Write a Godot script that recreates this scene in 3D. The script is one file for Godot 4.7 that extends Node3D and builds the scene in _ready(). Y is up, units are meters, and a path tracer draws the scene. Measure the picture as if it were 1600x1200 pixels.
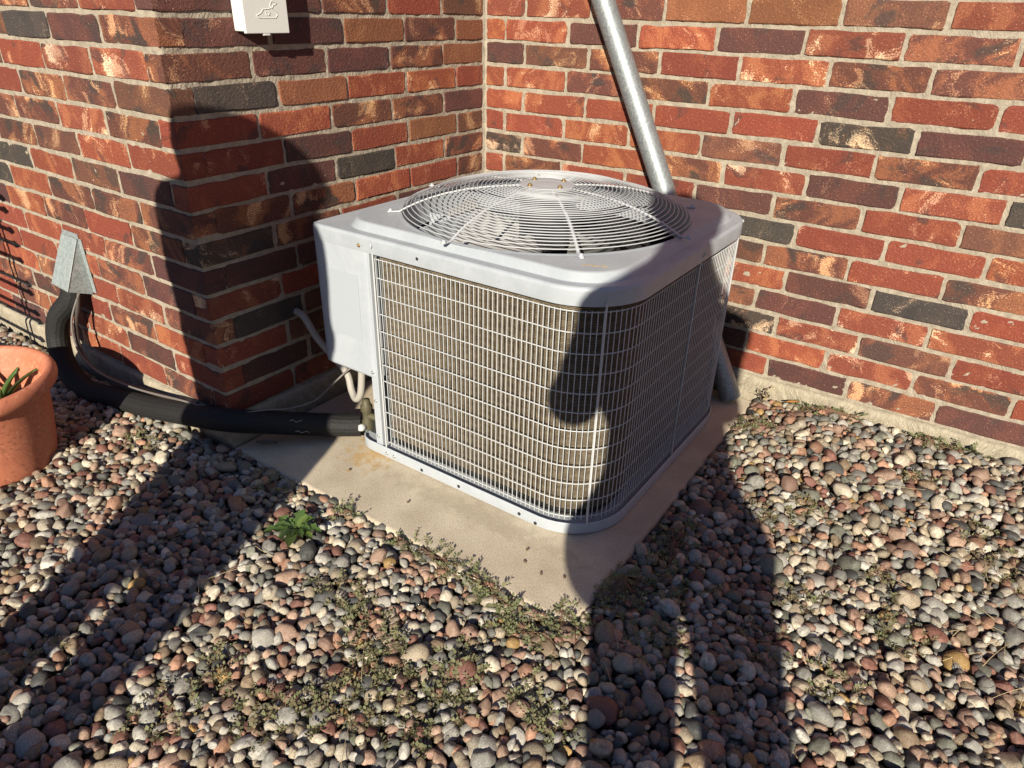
extends Node3D
# A brick house corner with an outdoor air conditioning unit on a concrete pad in a bed of river pebbles.

const CH := 0.06771      # height of one brick course
const BL := 0.2288       # length of one brick with its joint
const FT := 0.108        # top of the concrete foundation
const ZL := 1.1158       # plane of the left wall; the right wall is z = 0, the return wall x = 0
const SUN_AZ := 24.3
const SUN_EL := 25.0
var CAM := Vector3(1.5148, 1.0828, 2.0150)
var cam_x := Vector3(0.81912, 0.02227, -0.57320)
var cam_y := Vector3(-0.28600, 0.88205, -0.37442)
var cam_z := Vector3(0.49726, 0.47062, 0.72887)
var rng := RandomNumberGenerator.new()
var M := {}
var taken := {}

# ---------------------------------------------------------------- naming
func numbered(n: String) -> String:
	taken[n] = taken.get(n, -1) + 1
	return n if taken[n] == 0 else "%s_%03d" % [n, taken[n]]

func tag(o: Node3D, label: String, category := "", group := "", kind := "") -> Node3D:
	if label: o.set_meta("label", label)
	if category: o.set_meta("category", category)
	if group: o.set_meta("group", group)
	if kind: o.set_meta("kind", kind)
	return o

func base(called: String, at := Vector3.ZERO, parent: Node3D = self) -> Node3D:
	var o := Node3D.new()
	o.name = numbered(called) if parent == self else called
	parent.add_child(o, true)
	o.position = at
	return o

func put(called: String, mesh: Mesh, mat: Material, parent: Node3D = self) -> MeshInstance3D:
	var o := MeshInstance3D.new()
	o.name = numbered(called) if parent == self else called
	o.mesh = mesh
	if mat: o.material_override = mat
	parent.add_child(o, true)
	return o

# ---------------------------------------------------------------- mesh collector
class Mb:
	var v := PackedVector3Array()
	var n := PackedVector3Array()
	var t := PackedVector2Array()
	var c := PackedColorArray()
	var i := PackedInt32Array()
	var col := Color.WHITE
	func add(p: Vector3, nn: Vector3, uv := Vector2.ZERO) -> int:
		v.append(p); n.append(nn); t.append(uv); c.append(col)
		return v.size() - 1
	func tri(a: int, b: int, d: int) -> void:
		var g := (v[b] - v[a]).cross(v[d] - v[a])
		if g.dot(n[a] + n[b] + n[d]) > 0.0:
			i.append(a); i.append(d); i.append(b)
		else:
			i.append(a); i.append(b); i.append(d)
	func quad(a: int, b: int, d: int, e: int) -> void:
		tri(a, b, d); tri(a, d, e)
	func flat(a: Vector3, b: Vector3, d: Vector3, e: Vector3, nn: Vector3) -> void:
		quad(add(a, nn, Vector2(0, 0)), add(b, nn, Vector2(1, 0)), add(d, nn, Vector2(1, 1)), add(e, nn, Vector2(0, 1)))
	func mesh() -> ArrayMesh:
		var m := ArrayMesh.new()
		surface(m)
		return m
	func surface(m: ArrayMesh, mat: Material = null) -> void:
		if i.is_empty(): return
		var a := []
		a.resize(Mesh.ARRAY_MAX)
		a[Mesh.ARRAY_VERTEX] = v; a[Mesh.ARRAY_NORMAL] = n; a[Mesh.ARRAY_TEX_UV] = t; a[Mesh.ARRAY_COLOR] = c; a[Mesh.ARRAY_INDEX] = i
		m.add_surface_from_arrays(Mesh.PRIMITIVE_TRIANGLES, a)
		if mat: m.surface_set_material(m.get_surface_count() - 1, mat)

# chamfered box: size s about the origin of xf, bevel r
func rbox(b: Mb, xf: Transform3D, s: Vector3, r: float) -> void:
	var id := {}
	var h := s * 0.5
	for cx in [-1, 1]:
		for cy in [-1, 1]:
			for cz in [-1, 1]:
				for ax in 3:
					var p := Vector3(cx * (h.x - r), cy * (h.y - r), cz * (h.z - r))
					var q := Vector3.ZERO
					q[ax] = [cx, cy, cz][ax]
					p += q * r
					id[[cx, cy, cz, ax]] = b.add(xf * p, (xf.basis * q).normalized(), Vector2(p.x + p.z, p.y + p.z))
	for ax in 3:
		var u := (ax + 1) % 3
		var w := (ax + 2) % 3
		for sg in [-1, 1]:
			var ks := []
			for k in [[-1, -1], [1, -1], [1, 1], [-1, 1]]:
				var key := [0, 0, 0, ax]
				key[ax] = sg; key[u] = k[0]; key[w] = k[1]
				ks.append(id[key])
			b.quad(ks[0], ks[1], ks[2], ks[3])
		for s1 in [-1, 1]:
			for s2 in [-1, 1]:
				var e := []
				for k in [[-1, u], [1, u], [1, w], [-1, w]]:
					var key := [0, 0, 0, k[1]]
					key[ax] = k[0]; key[u] = s1; key[w] = s2
					e.append(id[key])
				b.quad(e[0], e[1], e[2], e[3])
	for cx in [-1, 1]:
		for cy in [-1, 1]:
			for cz in [-1, 1]:
				b.tri(id[[cx, cy, cz, 0]], id[[cx, cy, cz, 1]], id[[cx, cy, cz, 2]])

func smooth_path(pts: Array, per: int) -> PackedVector3Array:
	var c := Curve3D.new()
	for k in pts.size():
		var tan: Vector3 = (pts[mini(k + 1, pts.size() - 1)] - pts[maxi(k - 1, 0)]) / 6.0
		c.add_point(pts[k], -tan, tan)
	var out := PackedVector3Array()
	for k in pts.size() - 1:
		for j in per:
			out.append(c.sample(k, float(j) / per))
	out.append(pts[pts.size() - 1])
	return out

func tube(b: Mb, p: PackedVector3Array, r: float, sides: int, closed := false, taper := 1.0, flat_y := 1.0) -> void:
	var cnt := p.size()
	var rows := []
	var side := Vector3.ZERO
	var along := 0.0
	var total := cnt + 1 if closed else cnt
	for q in total:
		var k := q % cnt
		var a := p[(k - 1 + cnt) % cnt] if closed else p[maxi(k - 1, 0)]
		var d := p[(k + 1) % cnt] if closed else p[mini(k + 1, cnt - 1)]
		var tg := (d - a).normalized()
		if side == Vector3.ZERO:
			side = tg.cross(Vector3.UP if absf(tg.y) < 0.95 else Vector3.RIGHT).normalized()
		side = (side - tg * side.dot(tg)).normalized()
		var up := side.cross(tg)
		if q > 0: along += p[k].distance_to(p[(k - 1 + cnt) % cnt])
		var rr := r * lerpf(1.0, taper, float(q) / maxi(1, total - 1))
		var row := []
		for s in sides + 1:
			var an := TAU * s / sides
			var nn := side * cos(an) + up * sin(an) * flat_y
			row.append(b.add(p[k] + nn * rr, nn.normalized(), Vector2(float(s) / sides, along)))
		rows.append(row)
	for q in total - 1:
		for s in sides:
			b.quad(rows[q][s], rows[q][s + 1], rows[q + 1][s + 1], rows[q + 1][s])
	if not closed:
		for e in [0, cnt - 1]:
			var nn := (p[0] - p[1]).normalized() if e == 0 else (p[cnt - 1] - p[cnt - 2]).normalized()
			var cc := b.add(p[e], nn)
			var rim := []
			for s in sides + 1: rim.append(b.add(b.v[rows[e][s]], nn))
			for s in sides: b.tri(cc, rim[s], rim[s + 1])

func seg(a: Vector3, d: Vector3) -> PackedVector3Array:
	return PackedVector3Array([a, d])

# lathe about the y axis; prof: Array of Vector2(r, y)
func lathe(b: Mb, at: Vector3, prof: Array, n: int, axis := Basis.IDENTITY) -> void:
	var rows := []
	for k in prof.size():
		var d: Vector2 = (prof[mini(k + 1, prof.size() - 1)] - prof[maxi(k - 1, 0)]).normalized()
		var row := []
		for s in n + 1:
			var an := TAU * s / n
			var nn := axis * Vector3(d.y * cos(an), -d.x, d.y * sin(an))
			row.append(b.add(at + axis * Vector3(prof[k].x * cos(an), prof[k].y, prof[k].x * sin(an)), nn, Vector2(float(s) / n * 4.0, float(k) / prof.size())))
		rows.append(row)
	for k in prof.size() - 1:
		for s in n:
			b.quad(rows[k][s], rows[k][s + 1], rows[k + 1][s + 1], rows[k + 1][s])

# ---------------------------------------------------------------- materials
func mat(col: Color, rough := 0.8, metal := 0.0) -> StandardMaterial3D:
	var m := StandardMaterial3D.new()
	m.albedo_color = col.linear_to_srgb()
	m.roughness = rough
	m.metallic = metal
	return m

func noise(sd: int, f: float, oct := 4, kind := FastNoiseLite.TYPE_SIMPLEX_SMOOTH) -> FastNoiseLite:
	var n := FastNoiseLite.new()
	n.seed = sd; n.frequency = f; n.fractal_octaves = oct; n.noise_type = kind
	return n

func pixels(w: int, h: int, f: Callable) -> ImageTexture:
	var d := PackedByteArray()
	d.resize(w * h * 3)
	var k := 0
	for y in h:
		for x in w:
			var c: Color = f.call(x, y)
			d[k] = int(clampf(c.r, 0, 1) * 255.0); d[k + 1] = int(clampf(c.g, 0, 1) * 255.0); d[k + 2] = int(clampf(c.b, 0, 1) * 255.0)
			k += 3
	return ImageTexture.create_from_image(Image.create_from_data(w, h, false, Image.FORMAT_RGB8, d))

func S(r: int, g: int, b: int) -> Color:
	return Color8(r, g, b)

const TW := 768
const TH := 320
var kinds := {}
func brick_textures() -> void:
	# letters: R red, O orange red with light streaks, M maroon, K charcoal, B brown, S flamed, C red with cream patch, D dark with cream patch, N tan brown
	var spec := {
		"R": [S(122, 57, 41), S(140, 74, 50), 0.22, S(184, 138, 110), 0.86, S(80, 49, 44), 0.52],
		"O": [S(131, 65, 44), S(160, 95, 62), 0.06, S(200, 156, 122), 0.62, S(98, 55, 46), 0.60],
		"M": [S(82, 49, 45), S(95, 55, 48), 0.10, S(142, 100, 80), 0.90, S(66, 48, 46), 0.36],
		"K": [S(62, 55, 51), S(72, 62, 56), 0.12, S(140, 116, 96), 0.94, S(52, 48, 46), 0.30],
		"B": [S(98, 62, 49), S(120, 77, 55), 0.06, S(168, 130, 98), 0.80, S(72, 55, 49), 0.36],
		"S": [S(92, 54, 44), S(136, 84, 57), 0.00, S(198, 152, 112), 0.58, S(60, 49, 45), 0.34],
		"C": [S(122, 61, 44), S(148, 86, 60), 0.04, S(222, 190, 158), 0.50, S(84, 50, 44), 0.52],
		"D": [S(64, 53, 47), S(106, 70, 53), 0.12, S(212, 180, 146), 0.42, S(54, 48, 46), 0.30],
		"N": [S(122, 75, 50), S(134, 85, 57), 0.08, S(166, 122, 90), 0.88, S(98, 64, 47), 0.54],
	}
	var bump := noise(71, 0.09, 5)
	var pit := noise(72, 0.35, 2)
	M.brick_bump = pixels(TW, TH, func(x, y):
		var q := 0.5 + 0.28 * bump.get_noise_2d(x, y) + 0.22 * pit.get_noise_2d(x, y)
		return Color(q, q, q))
	var sd := 100
	for key in spec:
		var s: Array = spec[key]
		var wx := noise(sd, 0.008, 3)
		var nf := noise(sd + 1, 0.0075, 6)
		nf.fractal_gain = 0.6
		var nc := noise(sd + 2, 0.0068, 6)
		nc.fractal_gain = 0.62
		var nd := noise(sd + 3, 0.0085, 5)
		var ng := noise(sd + 4, 0.22, 3)
		sd += 10
		var a: Color = s[0]; var fl: Color = s[1]; var cr: Color = s[3]; var dk: Color = s[5]
		var ft: float = s[2]; var ct: float = s[4]; var dt: float = s[6]
		var tex := pixels(TW, TH, func(x, y):
			var u := wx.get_noise_2d(x * 0.6, y) * 34.0
			var v := wx.get_noise_2d(x + 999.0, y) * 34.0
			var g := ng.get_noise_2d(x, y)
			var f := smoothstep(ft - 0.22, ft + 0.42, nf.get_noise_2d(x * 1.3 + y * 0.5 + u, y * 0.7 - x * 0.3 + v) * 1.2 + 0.24 * g)
			var c := a.lerp(fl, f)
			c = c.lerp(dk, 0.85 * smoothstep(dt - 0.12, dt + 0.2, nd.get_noise_2d(x - u, y * 0.9 + v) * 1.25 + 0.1 * g))
			c = c.lerp(cr, smoothstep(ct * 0.62 - 0.08, ct * 0.62 + 0.20, nc.get_noise_2d(x * 1.3 + y * 0.6 + u * 1.2, y * 0.75 - x * 0.4 + v * 1.2) * 1.25 + 0.30 * g + 0.10 * f) * (0.55 + 0.45 * f))
			var k := 1.0 + 0.20 * g
			c = Color(c.r * k, c.g * k, c.b * k)
			if g > 0.54: c = c.lerp(S(222, 206, 186), clampf((g - 0.54) * 5.0, 0.0, 0.8))
			return c)
		var m := StandardMaterial3D.new()
		m.albedo_texture = tex
		m.roughness = 0.85
		m.vertex_color_use_as_albedo = true
		m.heightmap_enabled = true
		m.heightmap_texture = M.brick_bump
		m.heightmap_scale = 0.24
		kinds[key] = m

func grain(sd: int, c0: Color, c1: Color, f0: float, f1: float, speck := 0.0, size := 512) -> ImageTexture:
	var a := noise(sd, f0, 4)
	var b := noise(sd + 1, f1, 2)
	return pixels(size, size, func(x, y):
		# wrap the coordinates round a torus, so that the tile has no seam
		var an: float = TAU * x / size
		var bn: float = TAU * y / size
		var r := size / TAU
		var q := Vector3(cos(an) * r, sin(an) * r + cos(bn) * r * 0.7, sin(bn) * r)
		var g := b.get_noise_3dv(q)
		var k := clampf(0.5 + 0.75 * a.get_noise_3dv(q) + 0.35 * g, 0, 1)
		var c := c0.lerp(c1, k)
		if speck > 0.0 and g < -0.38: c = c.lerp(Color(0.16, 0.15, 0.15), speck * clampf((-0.38 - g) * 7.0, 0, 1))
		if speck > 0.0 and g > 0.46: c = c.lerp(Color(1, 0.98, 0.95), speck * clampf((g - 0.46) * 6.0, 0, 1))
		return c)

func triplanar(m: StandardMaterial3D, sc: float) -> StandardMaterial3D:
	m.uv1_triplanar = true
	m.uv1_world_triplanar = true
	m.uv1_scale = Vector3(sc, sc, sc)
	return m

func materials() -> void:
	brick_textures()
	var gn := grain(11, Color(0.25, 0.25, 0.25), Color(0.8, 0.8, 0.8), 0.05, 0.3)
	M.grain = gn
	var m := mat(Color.WHITE, 0.95)
	m.albedo_texture = grain(21, S(134, 124, 110), S(166, 156, 140), 0.02, 0.35, 0.35)
	m.heightmap_enabled = true; m.heightmap_texture = gn; m.heightmap_scale = 0.28
	M.mortar = triplanar(m, 4.0)
	m = mat(Color.WHITE, 0.95)
	m.albedo_texture = grain(31, S(132, 123, 106), S(174, 165, 146), 0.02, 0.28, 0.4)
	m.heightmap_enabled = true; m.heightmap_texture = gn; m.heightmap_scale = 0.35
	M.foundation = triplanar(m, 3.0)
	m = mat(Color.WHITE, 0.98)
	m.albedo_texture = grain(41, S(74, 62, 50), S(112, 96, 78), 0.03, 0.3, 0.3)
	m.heightmap_enabled = true; m.heightmap_texture = gn; m.heightmap_scale = 0.5
	M.dirt = triplanar(m, 3.0)
	# painted sheet metal: faint chalky mottling
	m = mat(Color.WHITE, 0.48)
	m.albedo_texture = grain(51, S(158, 165, 173), S(167, 173, 180), 0.012, 0.05)
	M.panel = triplanar(m, 2.2)
	m = mat(Color.WHITE, 0.55)
	m.albedo_texture = grain(52, S(150, 157, 164), S(161, 167, 174), 0.010, 0.05)
	M.lid = triplanar(m, 2.6)
	M.wire = mat(Color(0.45, 0.465, 0.48), 0.5)
	M.guard = mat(Color(0.40, 0.42, 0.445), 0.5)
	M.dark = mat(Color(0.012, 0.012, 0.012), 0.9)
	M.blade = mat(Color(0.31, 0.31, 0.31), 0.5)
	M.brass = mat(Color(0.30, 0.21, 0.09), 0.45, 0.7)
	M.valve = mat(Color(0.095, 0.085, 0.05), 0.65, 0.3)
	M.steel = mat(Color(0.42, 0.42, 0.40), 0.35, 0.85)
	M.cap = mat(Color(0.50, 0.50, 0.50), 0.5)
	m = mat(Color.WHITE, 0.52, 0.6)
	m.albedo_texture = grain(61, S(118, 125, 129), S(170, 176, 179), 0.035, 0.16, 0.3)
	M.galv = triplanar(m, 7.0)
	m = mat(Color.WHITE, 0.6, 0.35)
	m.albedo_texture = grain(63, S(128, 138, 140), S(170, 178, 178), 0.03, 0.15, 0.4)
	M.hood = triplanar(m, 7.0)
	m = mat(Color(0.006, 0.006, 0.0065), 0.75)
	m.heightmap_enabled = true
	var tn := noise(65, 0.05, 3)
	m.heightmap_texture = pixels(128, 256, func(x, y):
		var q := 0.5 + 0.25 * sin(x * TAU * 16.0 / 128.0 + 2.0 * tn.get_noise_2d(x * 0.1, y)) + 0.35 * tn.get_noise_2d(x, y * 3.0)
		return Color(q, q, q))
	m.heightmap_scale = 0.14
	m.uv1_scale = Vector3(1, 5, 1)
	M.insulation = m
	M.wire_grey = mat(Color(0.15, 0.135, 0.125), 0.6)
	M.wire_brown = mat(Color(0.055, 0.045, 0.04), 0.6)
	M.whip = mat(Color(0.33, 0.31, 0.28), 0.6)
	M.whip_grey = mat(Color(0.26, 0.26, 0.26), 0.6)
	M.pvc = mat(Color(0.60, 0.61, 0.595), 0.5)
	m = mat(Color.WHITE, 0.6)
	m.albedo_texture = grain(66, S(172, 102, 76), S(190, 120, 92), 0.012, 0.06, 0.25)
	m.heightmap_enabled = true; m.heightmap_texture = gn; m.heightmap_scale = 0.04
	M.terracotta = triplanar(m, 3.0)
	M.soil = mat(Color(0.10, 0.055, 0.03), 1.0)
	M.iron = mat(Color(0.012, 0.012, 0.013), 0.5)
	# coil fins: fine horizontal lines, dusty
	var fn := noise(67, 0.02, 4)
	var fm := noise(68, 0.5, 2)
	m = mat(Color.WHITE, 0.75)
	m.albedo_texture = pixels(512, 512, func(x, y):
		var k: float = 0.95 + 0.3 * fm.get_noise_2d(x, y)
		var c := S(96, 85, 70).lerp(S(125, 113, 94), 0.5 + fn.get_noise_2d(x, y))
		return Color(c.r * k, c.g * k, c.b * k))
	m.uv1_scale = Vector3(3.0, 5.5, 1)
	M.coil = m
	M.leaf = leaf_mat(Color(0.062, 0.112, 0.030), 0.5)
	M.leaf_pale = leaf_mat(Color(0.10, 0.15, 0.035), 0.5)
	M.creeper = leaf_mat(Color.WHITE, 0.7)
	M.creeper.vertex_color_use_as_albedo = true
	M.straw = mat(Color(0.42, 0.33, 0.19), 0.8)
	M.twig = mat(Color(0.12, 0.085, 0.055), 0.9)

func leaf_mat(c: Color, rough: float) -> StandardMaterial3D:
	var m := mat(c, rough)
	m.cull_mode = BaseMaterial3D.CULL_DISABLED
	m.backlight_enabled = true
	m.backlight = Color(0.35, 0.4, 0.2)
	return m

# ---------------------------------------------------------------- main
func _ready() -> void:
	rng.seed = 20240
	var cam := Camera3D.new()
	cam.name = "camera"
	add_child(cam)
	cam.transform = Transform3D(Basis(cam_x, cam_y, cam_z), CAM)
	cam.fov = 57.18
	cam.near = 0.05
	cam.far = 600.0
	cam.current = true
	var we := WorldEnvironment.new()
	we.name = "environment"
	var env := Environment.new()
	env.background_mode = Environment.BG_SKY
	var sky := Sky.new()
	var sm := ProceduralSkyMaterial.new()
	sm.sky_top_color = Color(0.29, 0.41, 0.62)
	sm.sky_horizon_color = Color(0.70, 0.75, 0.80)
	sm.sky_curve = 0.16
	sm.ground_horizon_color = Color(0.50, 0.46, 0.40)
	sm.ground_bottom_color = Color(0.30, 0.26, 0.22)
	sm.sky_energy_multiplier = 0.74
	sky.sky_material = sm
	env.sky = sky
	env.tonemap_mode = Environment.TONE_MAPPER_LINEAR
	env.tonemap_exposure = 1.66
	env.sdfgi_enabled = true
	env.ssao_enabled = true
	env.ssil_enabled = true
	we.environment = env
	add_child(we)
	var sun := DirectionalLight3D.new()
	sun.name = "sun"
	sun.light_energy = 1.6
	sun.light_color = Color(1.0, 0.96, 0.88)
	sun.light_angular_distance = 0.5
	sun.shadow_enabled = true
	add_child(sun)
	var az := deg_to_rad(SUN_AZ)
	var el := deg_to_rad(SUN_EL)
	var to_sun := Vector3(sin(az) * cos(el), sin(el), cos(az) * cos(el))
	sun.look_at_from_position(to_sun * 5.0, Vector3.ZERO, Vector3.UP)
	materials()
	ground()
	house()
	pad()
	unit()
	pipe()
	lines_and_hood()
	box_on_wall()
	pot()
	pebbles()
	weeds()
	fence()
	people()

func in_view(p: Vector3, margin := 0.0) -> bool:
	var d := p - CAM
	var z := -d.dot(cam_z)
	if z < 0.1: return false
	var k := 1.0 / tan(deg_to_rad(57.18 * 0.5)) / z
	return absf(d.dot(cam_y) * k) < 1.0 + margin and absf(d.dot(cam_x) * k) < 4.0 / 3.0 + margin

func behind_unit(p: Vector3) -> bool:
	return AABB(Vector3(0.2, 0.05, 0.13), Vector3(0.77, 0.55, 0.77)).intersects_segment(CAM, p) != null

# ---------------------------------------------------------------- ground
func bed_height(x: float, z: float) -> float:
	# the dirt under the pebbles: a little higher along the right wall
	var h := -0.036
	h += 0.050 * smoothstep(0.9, 0.15, z) * smoothstep(0.95, 1.3, x)
	h += 0.010 * smoothstep(1.5, 1.9, x)
	h += 0.012 * smoothstep(1.5, 1.2, z) * smoothstep(-0.2, -0.8, x)
	return h

func ground() -> void:
	var b := Mb.new()
	var n := noise(301, 3.0, 4)
	# dense near the camera, stretching to the horizon
	var xs := PackedFloat32Array([-300.0, -60.0, -12.0, -5.0])
	var zs := PackedFloat32Array([-300.0, -60.0, -12.0, -2.0])
	for k in 71: xs.append(-2.5 + 5.6 * k / 70.0)
	for k in 61: zs.append(-0.3 + 4.0 * k / 60.0)
	for q in [6.0, 14.0, 60.0, 300.0]:
		xs.append(q); zs.append(q)
	var w := xs.size()
	for z in zs:
		for x in xs:
			b.add(Vector3(x, bed_height(x, z) - 0.004 + 0.008 * n.get_noise_2d(x, z), z), Vector3.UP)
	for j in zs.size() - 1:
		for k in w - 1:
			b.quad(j * w + k, j * w + k + 1, (j + 1) * w + k + 1, (j + 1) * w + k)
	tag(put("ground", b.mesh(), M.dirt), "brown dirt under the pebble bed", "", "", "structure")

# ---------------------------------------------------------------- the brick house
# a brick as a rounded block: local x along the wall, y up, z out of the wall (front face at 0)
func brick(b: Mb, xf: Transform3D, w: float, h: float, d: float, sd: int) -> void:
	var r := 0.0032
	var q := RandomNumberGenerator.new()
	q.seed = sd
	var xs := [0.0, r * 0.4, r, 0.013]
	var nseg := 4 if w > 0.12 else 2
	for k in range(1, nseg): xs.append(r + (w - 2 * r) * k / nseg)
	xs.append_array([w - 0.013, w - r, w - r * 0.4, w])
	var ys := [0.0, r * 0.4, r, 0.012, h * 0.5, h - 0.012, h - r, h - r * 0.4, h]
	var chip := []
	for k in 4: chip.append(q.randf_range(0.0015, 0.0050) if q.randf() < 0.18 else q.randf_range(0.0, 0.0010))
	var dent_x := q.randf_range(0.1, 0.9) * w
	var dent := q.randf_range(0.0, 0.0028) if q.randf() < 0.4 else 0.0
	var dent_top := q.randf() < 0.5
	var zs := [-d, -r, -r * 0.4, 0.0]
	var u0 := q.randf_range(0.0, 1.0 - 0.36)
	var v0 := q.randf_range(0.0, 1.0 - 0.30)
	var su := 0.30 / 0.2288
	var sv := 0.26 / 0.0677 * 0.9
	var flip := q.randf() < 0.5
	var flipv := q.randf() < 0.5
	var wob := noise(sd % 977, 11.0, 2)
	var tilt := Vector2(q.randf_range(-0.0013, 0.0013), q.randf_range(-0.0008, 0.0008))
	var out := q.randf_range(-0.0018, 0.0012)
	var lists := [xs, ys, zs]
	for f in [[2, 1], [0, -1], [0, 1], [1, -1], [1, 1]]:
		var ax: int = f[0]
		var ua := 0 if ax != 0 else 2
		var va := 1 if ax != 1 else 2
		var fixed: float = [[0.0, w], [0.0, h], [-d, 0.0]][ax][0 if f[1] < 0 else 1]
		var lu: Array = lists[ua]
		var lv: Array = lists[va]
		var rows := []
		for jv in lv:
			var row := []
			for ju in lu:
				var p := Vector3.ZERO
				p[ax] = fixed; p[ua] = ju; p[va] = jv
				var inn := Vector3(clampf(p.x, r, w - r), clampf(p.y, r, h - r), minf(p.z, -r))
				var nn := p - inn
				if nn.length() < 1e-7: nn = Vector3.ZERO; 
				if nn == Vector3.ZERO: nn[ax] = f[1]
				nn = nn.normalized()
				var pp := inn + nn * r
				var g := Vector3(p.x * 1.0 + sd % 31, p.y, p.z)
				pp.y += 0.0034 * wob.get_noise_2d(g.x * 8.0, p.y * 14.0) + tilt.x * (p.x / w - 0.5) * 2.0
				pp.x += 0.0032 * wob.get_noise_2d(p.y * 14.0, g.x * 8.0 + 7.0)
				var cw := clampf(1.0 - minf(p.x, w - p.x) / 0.013, 0.0, 1.0) * clampf(1.0 - minf(p.y, h - p.y) / 0.012, 0.0, 1.0)
				if cw > 0.0:
					var ch: float = chip[(1 if p.x > w * 0.5 else 0) + (2 if p.y > h * 0.5 else 0)] * cw
					pp.x += ch if p.x < w * 0.5 else -ch
					pp.y += ch * 0.7 if p.y < h * 0.5 else -ch * 0.7
					pp.z -= ch * 0.35
				if absf(p.x - dent_x) < 0.05 and (p.y > h - r * 1.1 if dent_top else p.y < r * 1.1):
					pp.y += (-dent if dent_top else dent) * (1.0 - absf(p.x - dent_x) / 0.05)
				pp.z += out + 0.0012 * wob.get_noise_2d(g.x * 5.0 + 3.0, p.y * 9.0 + 5.0) + tilt.y * (p.y / h - 0.5)
				var uu := (p.x - p.z * signf(p.x - w * 0.5)) * su * 0.9
				var vv := (p.y - p.z * signf(p.y - h * 0.5)) * sv
				row.append(b.add(xf * pp, (xf.basis * nn).normalized(), Vector2(u0 + (0.34 - uu if flip else uu + 0.02), v0 + (0.28 - vv if flipv else vv + 0.02))))
			rows.append(row)
		for a in lv.size() - 1:
			for c in lu.size() - 1:
				b.quad(rows[a][c], rows[a][c + 1], rows[a + 1][c + 1], rows[a + 1][c])

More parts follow.
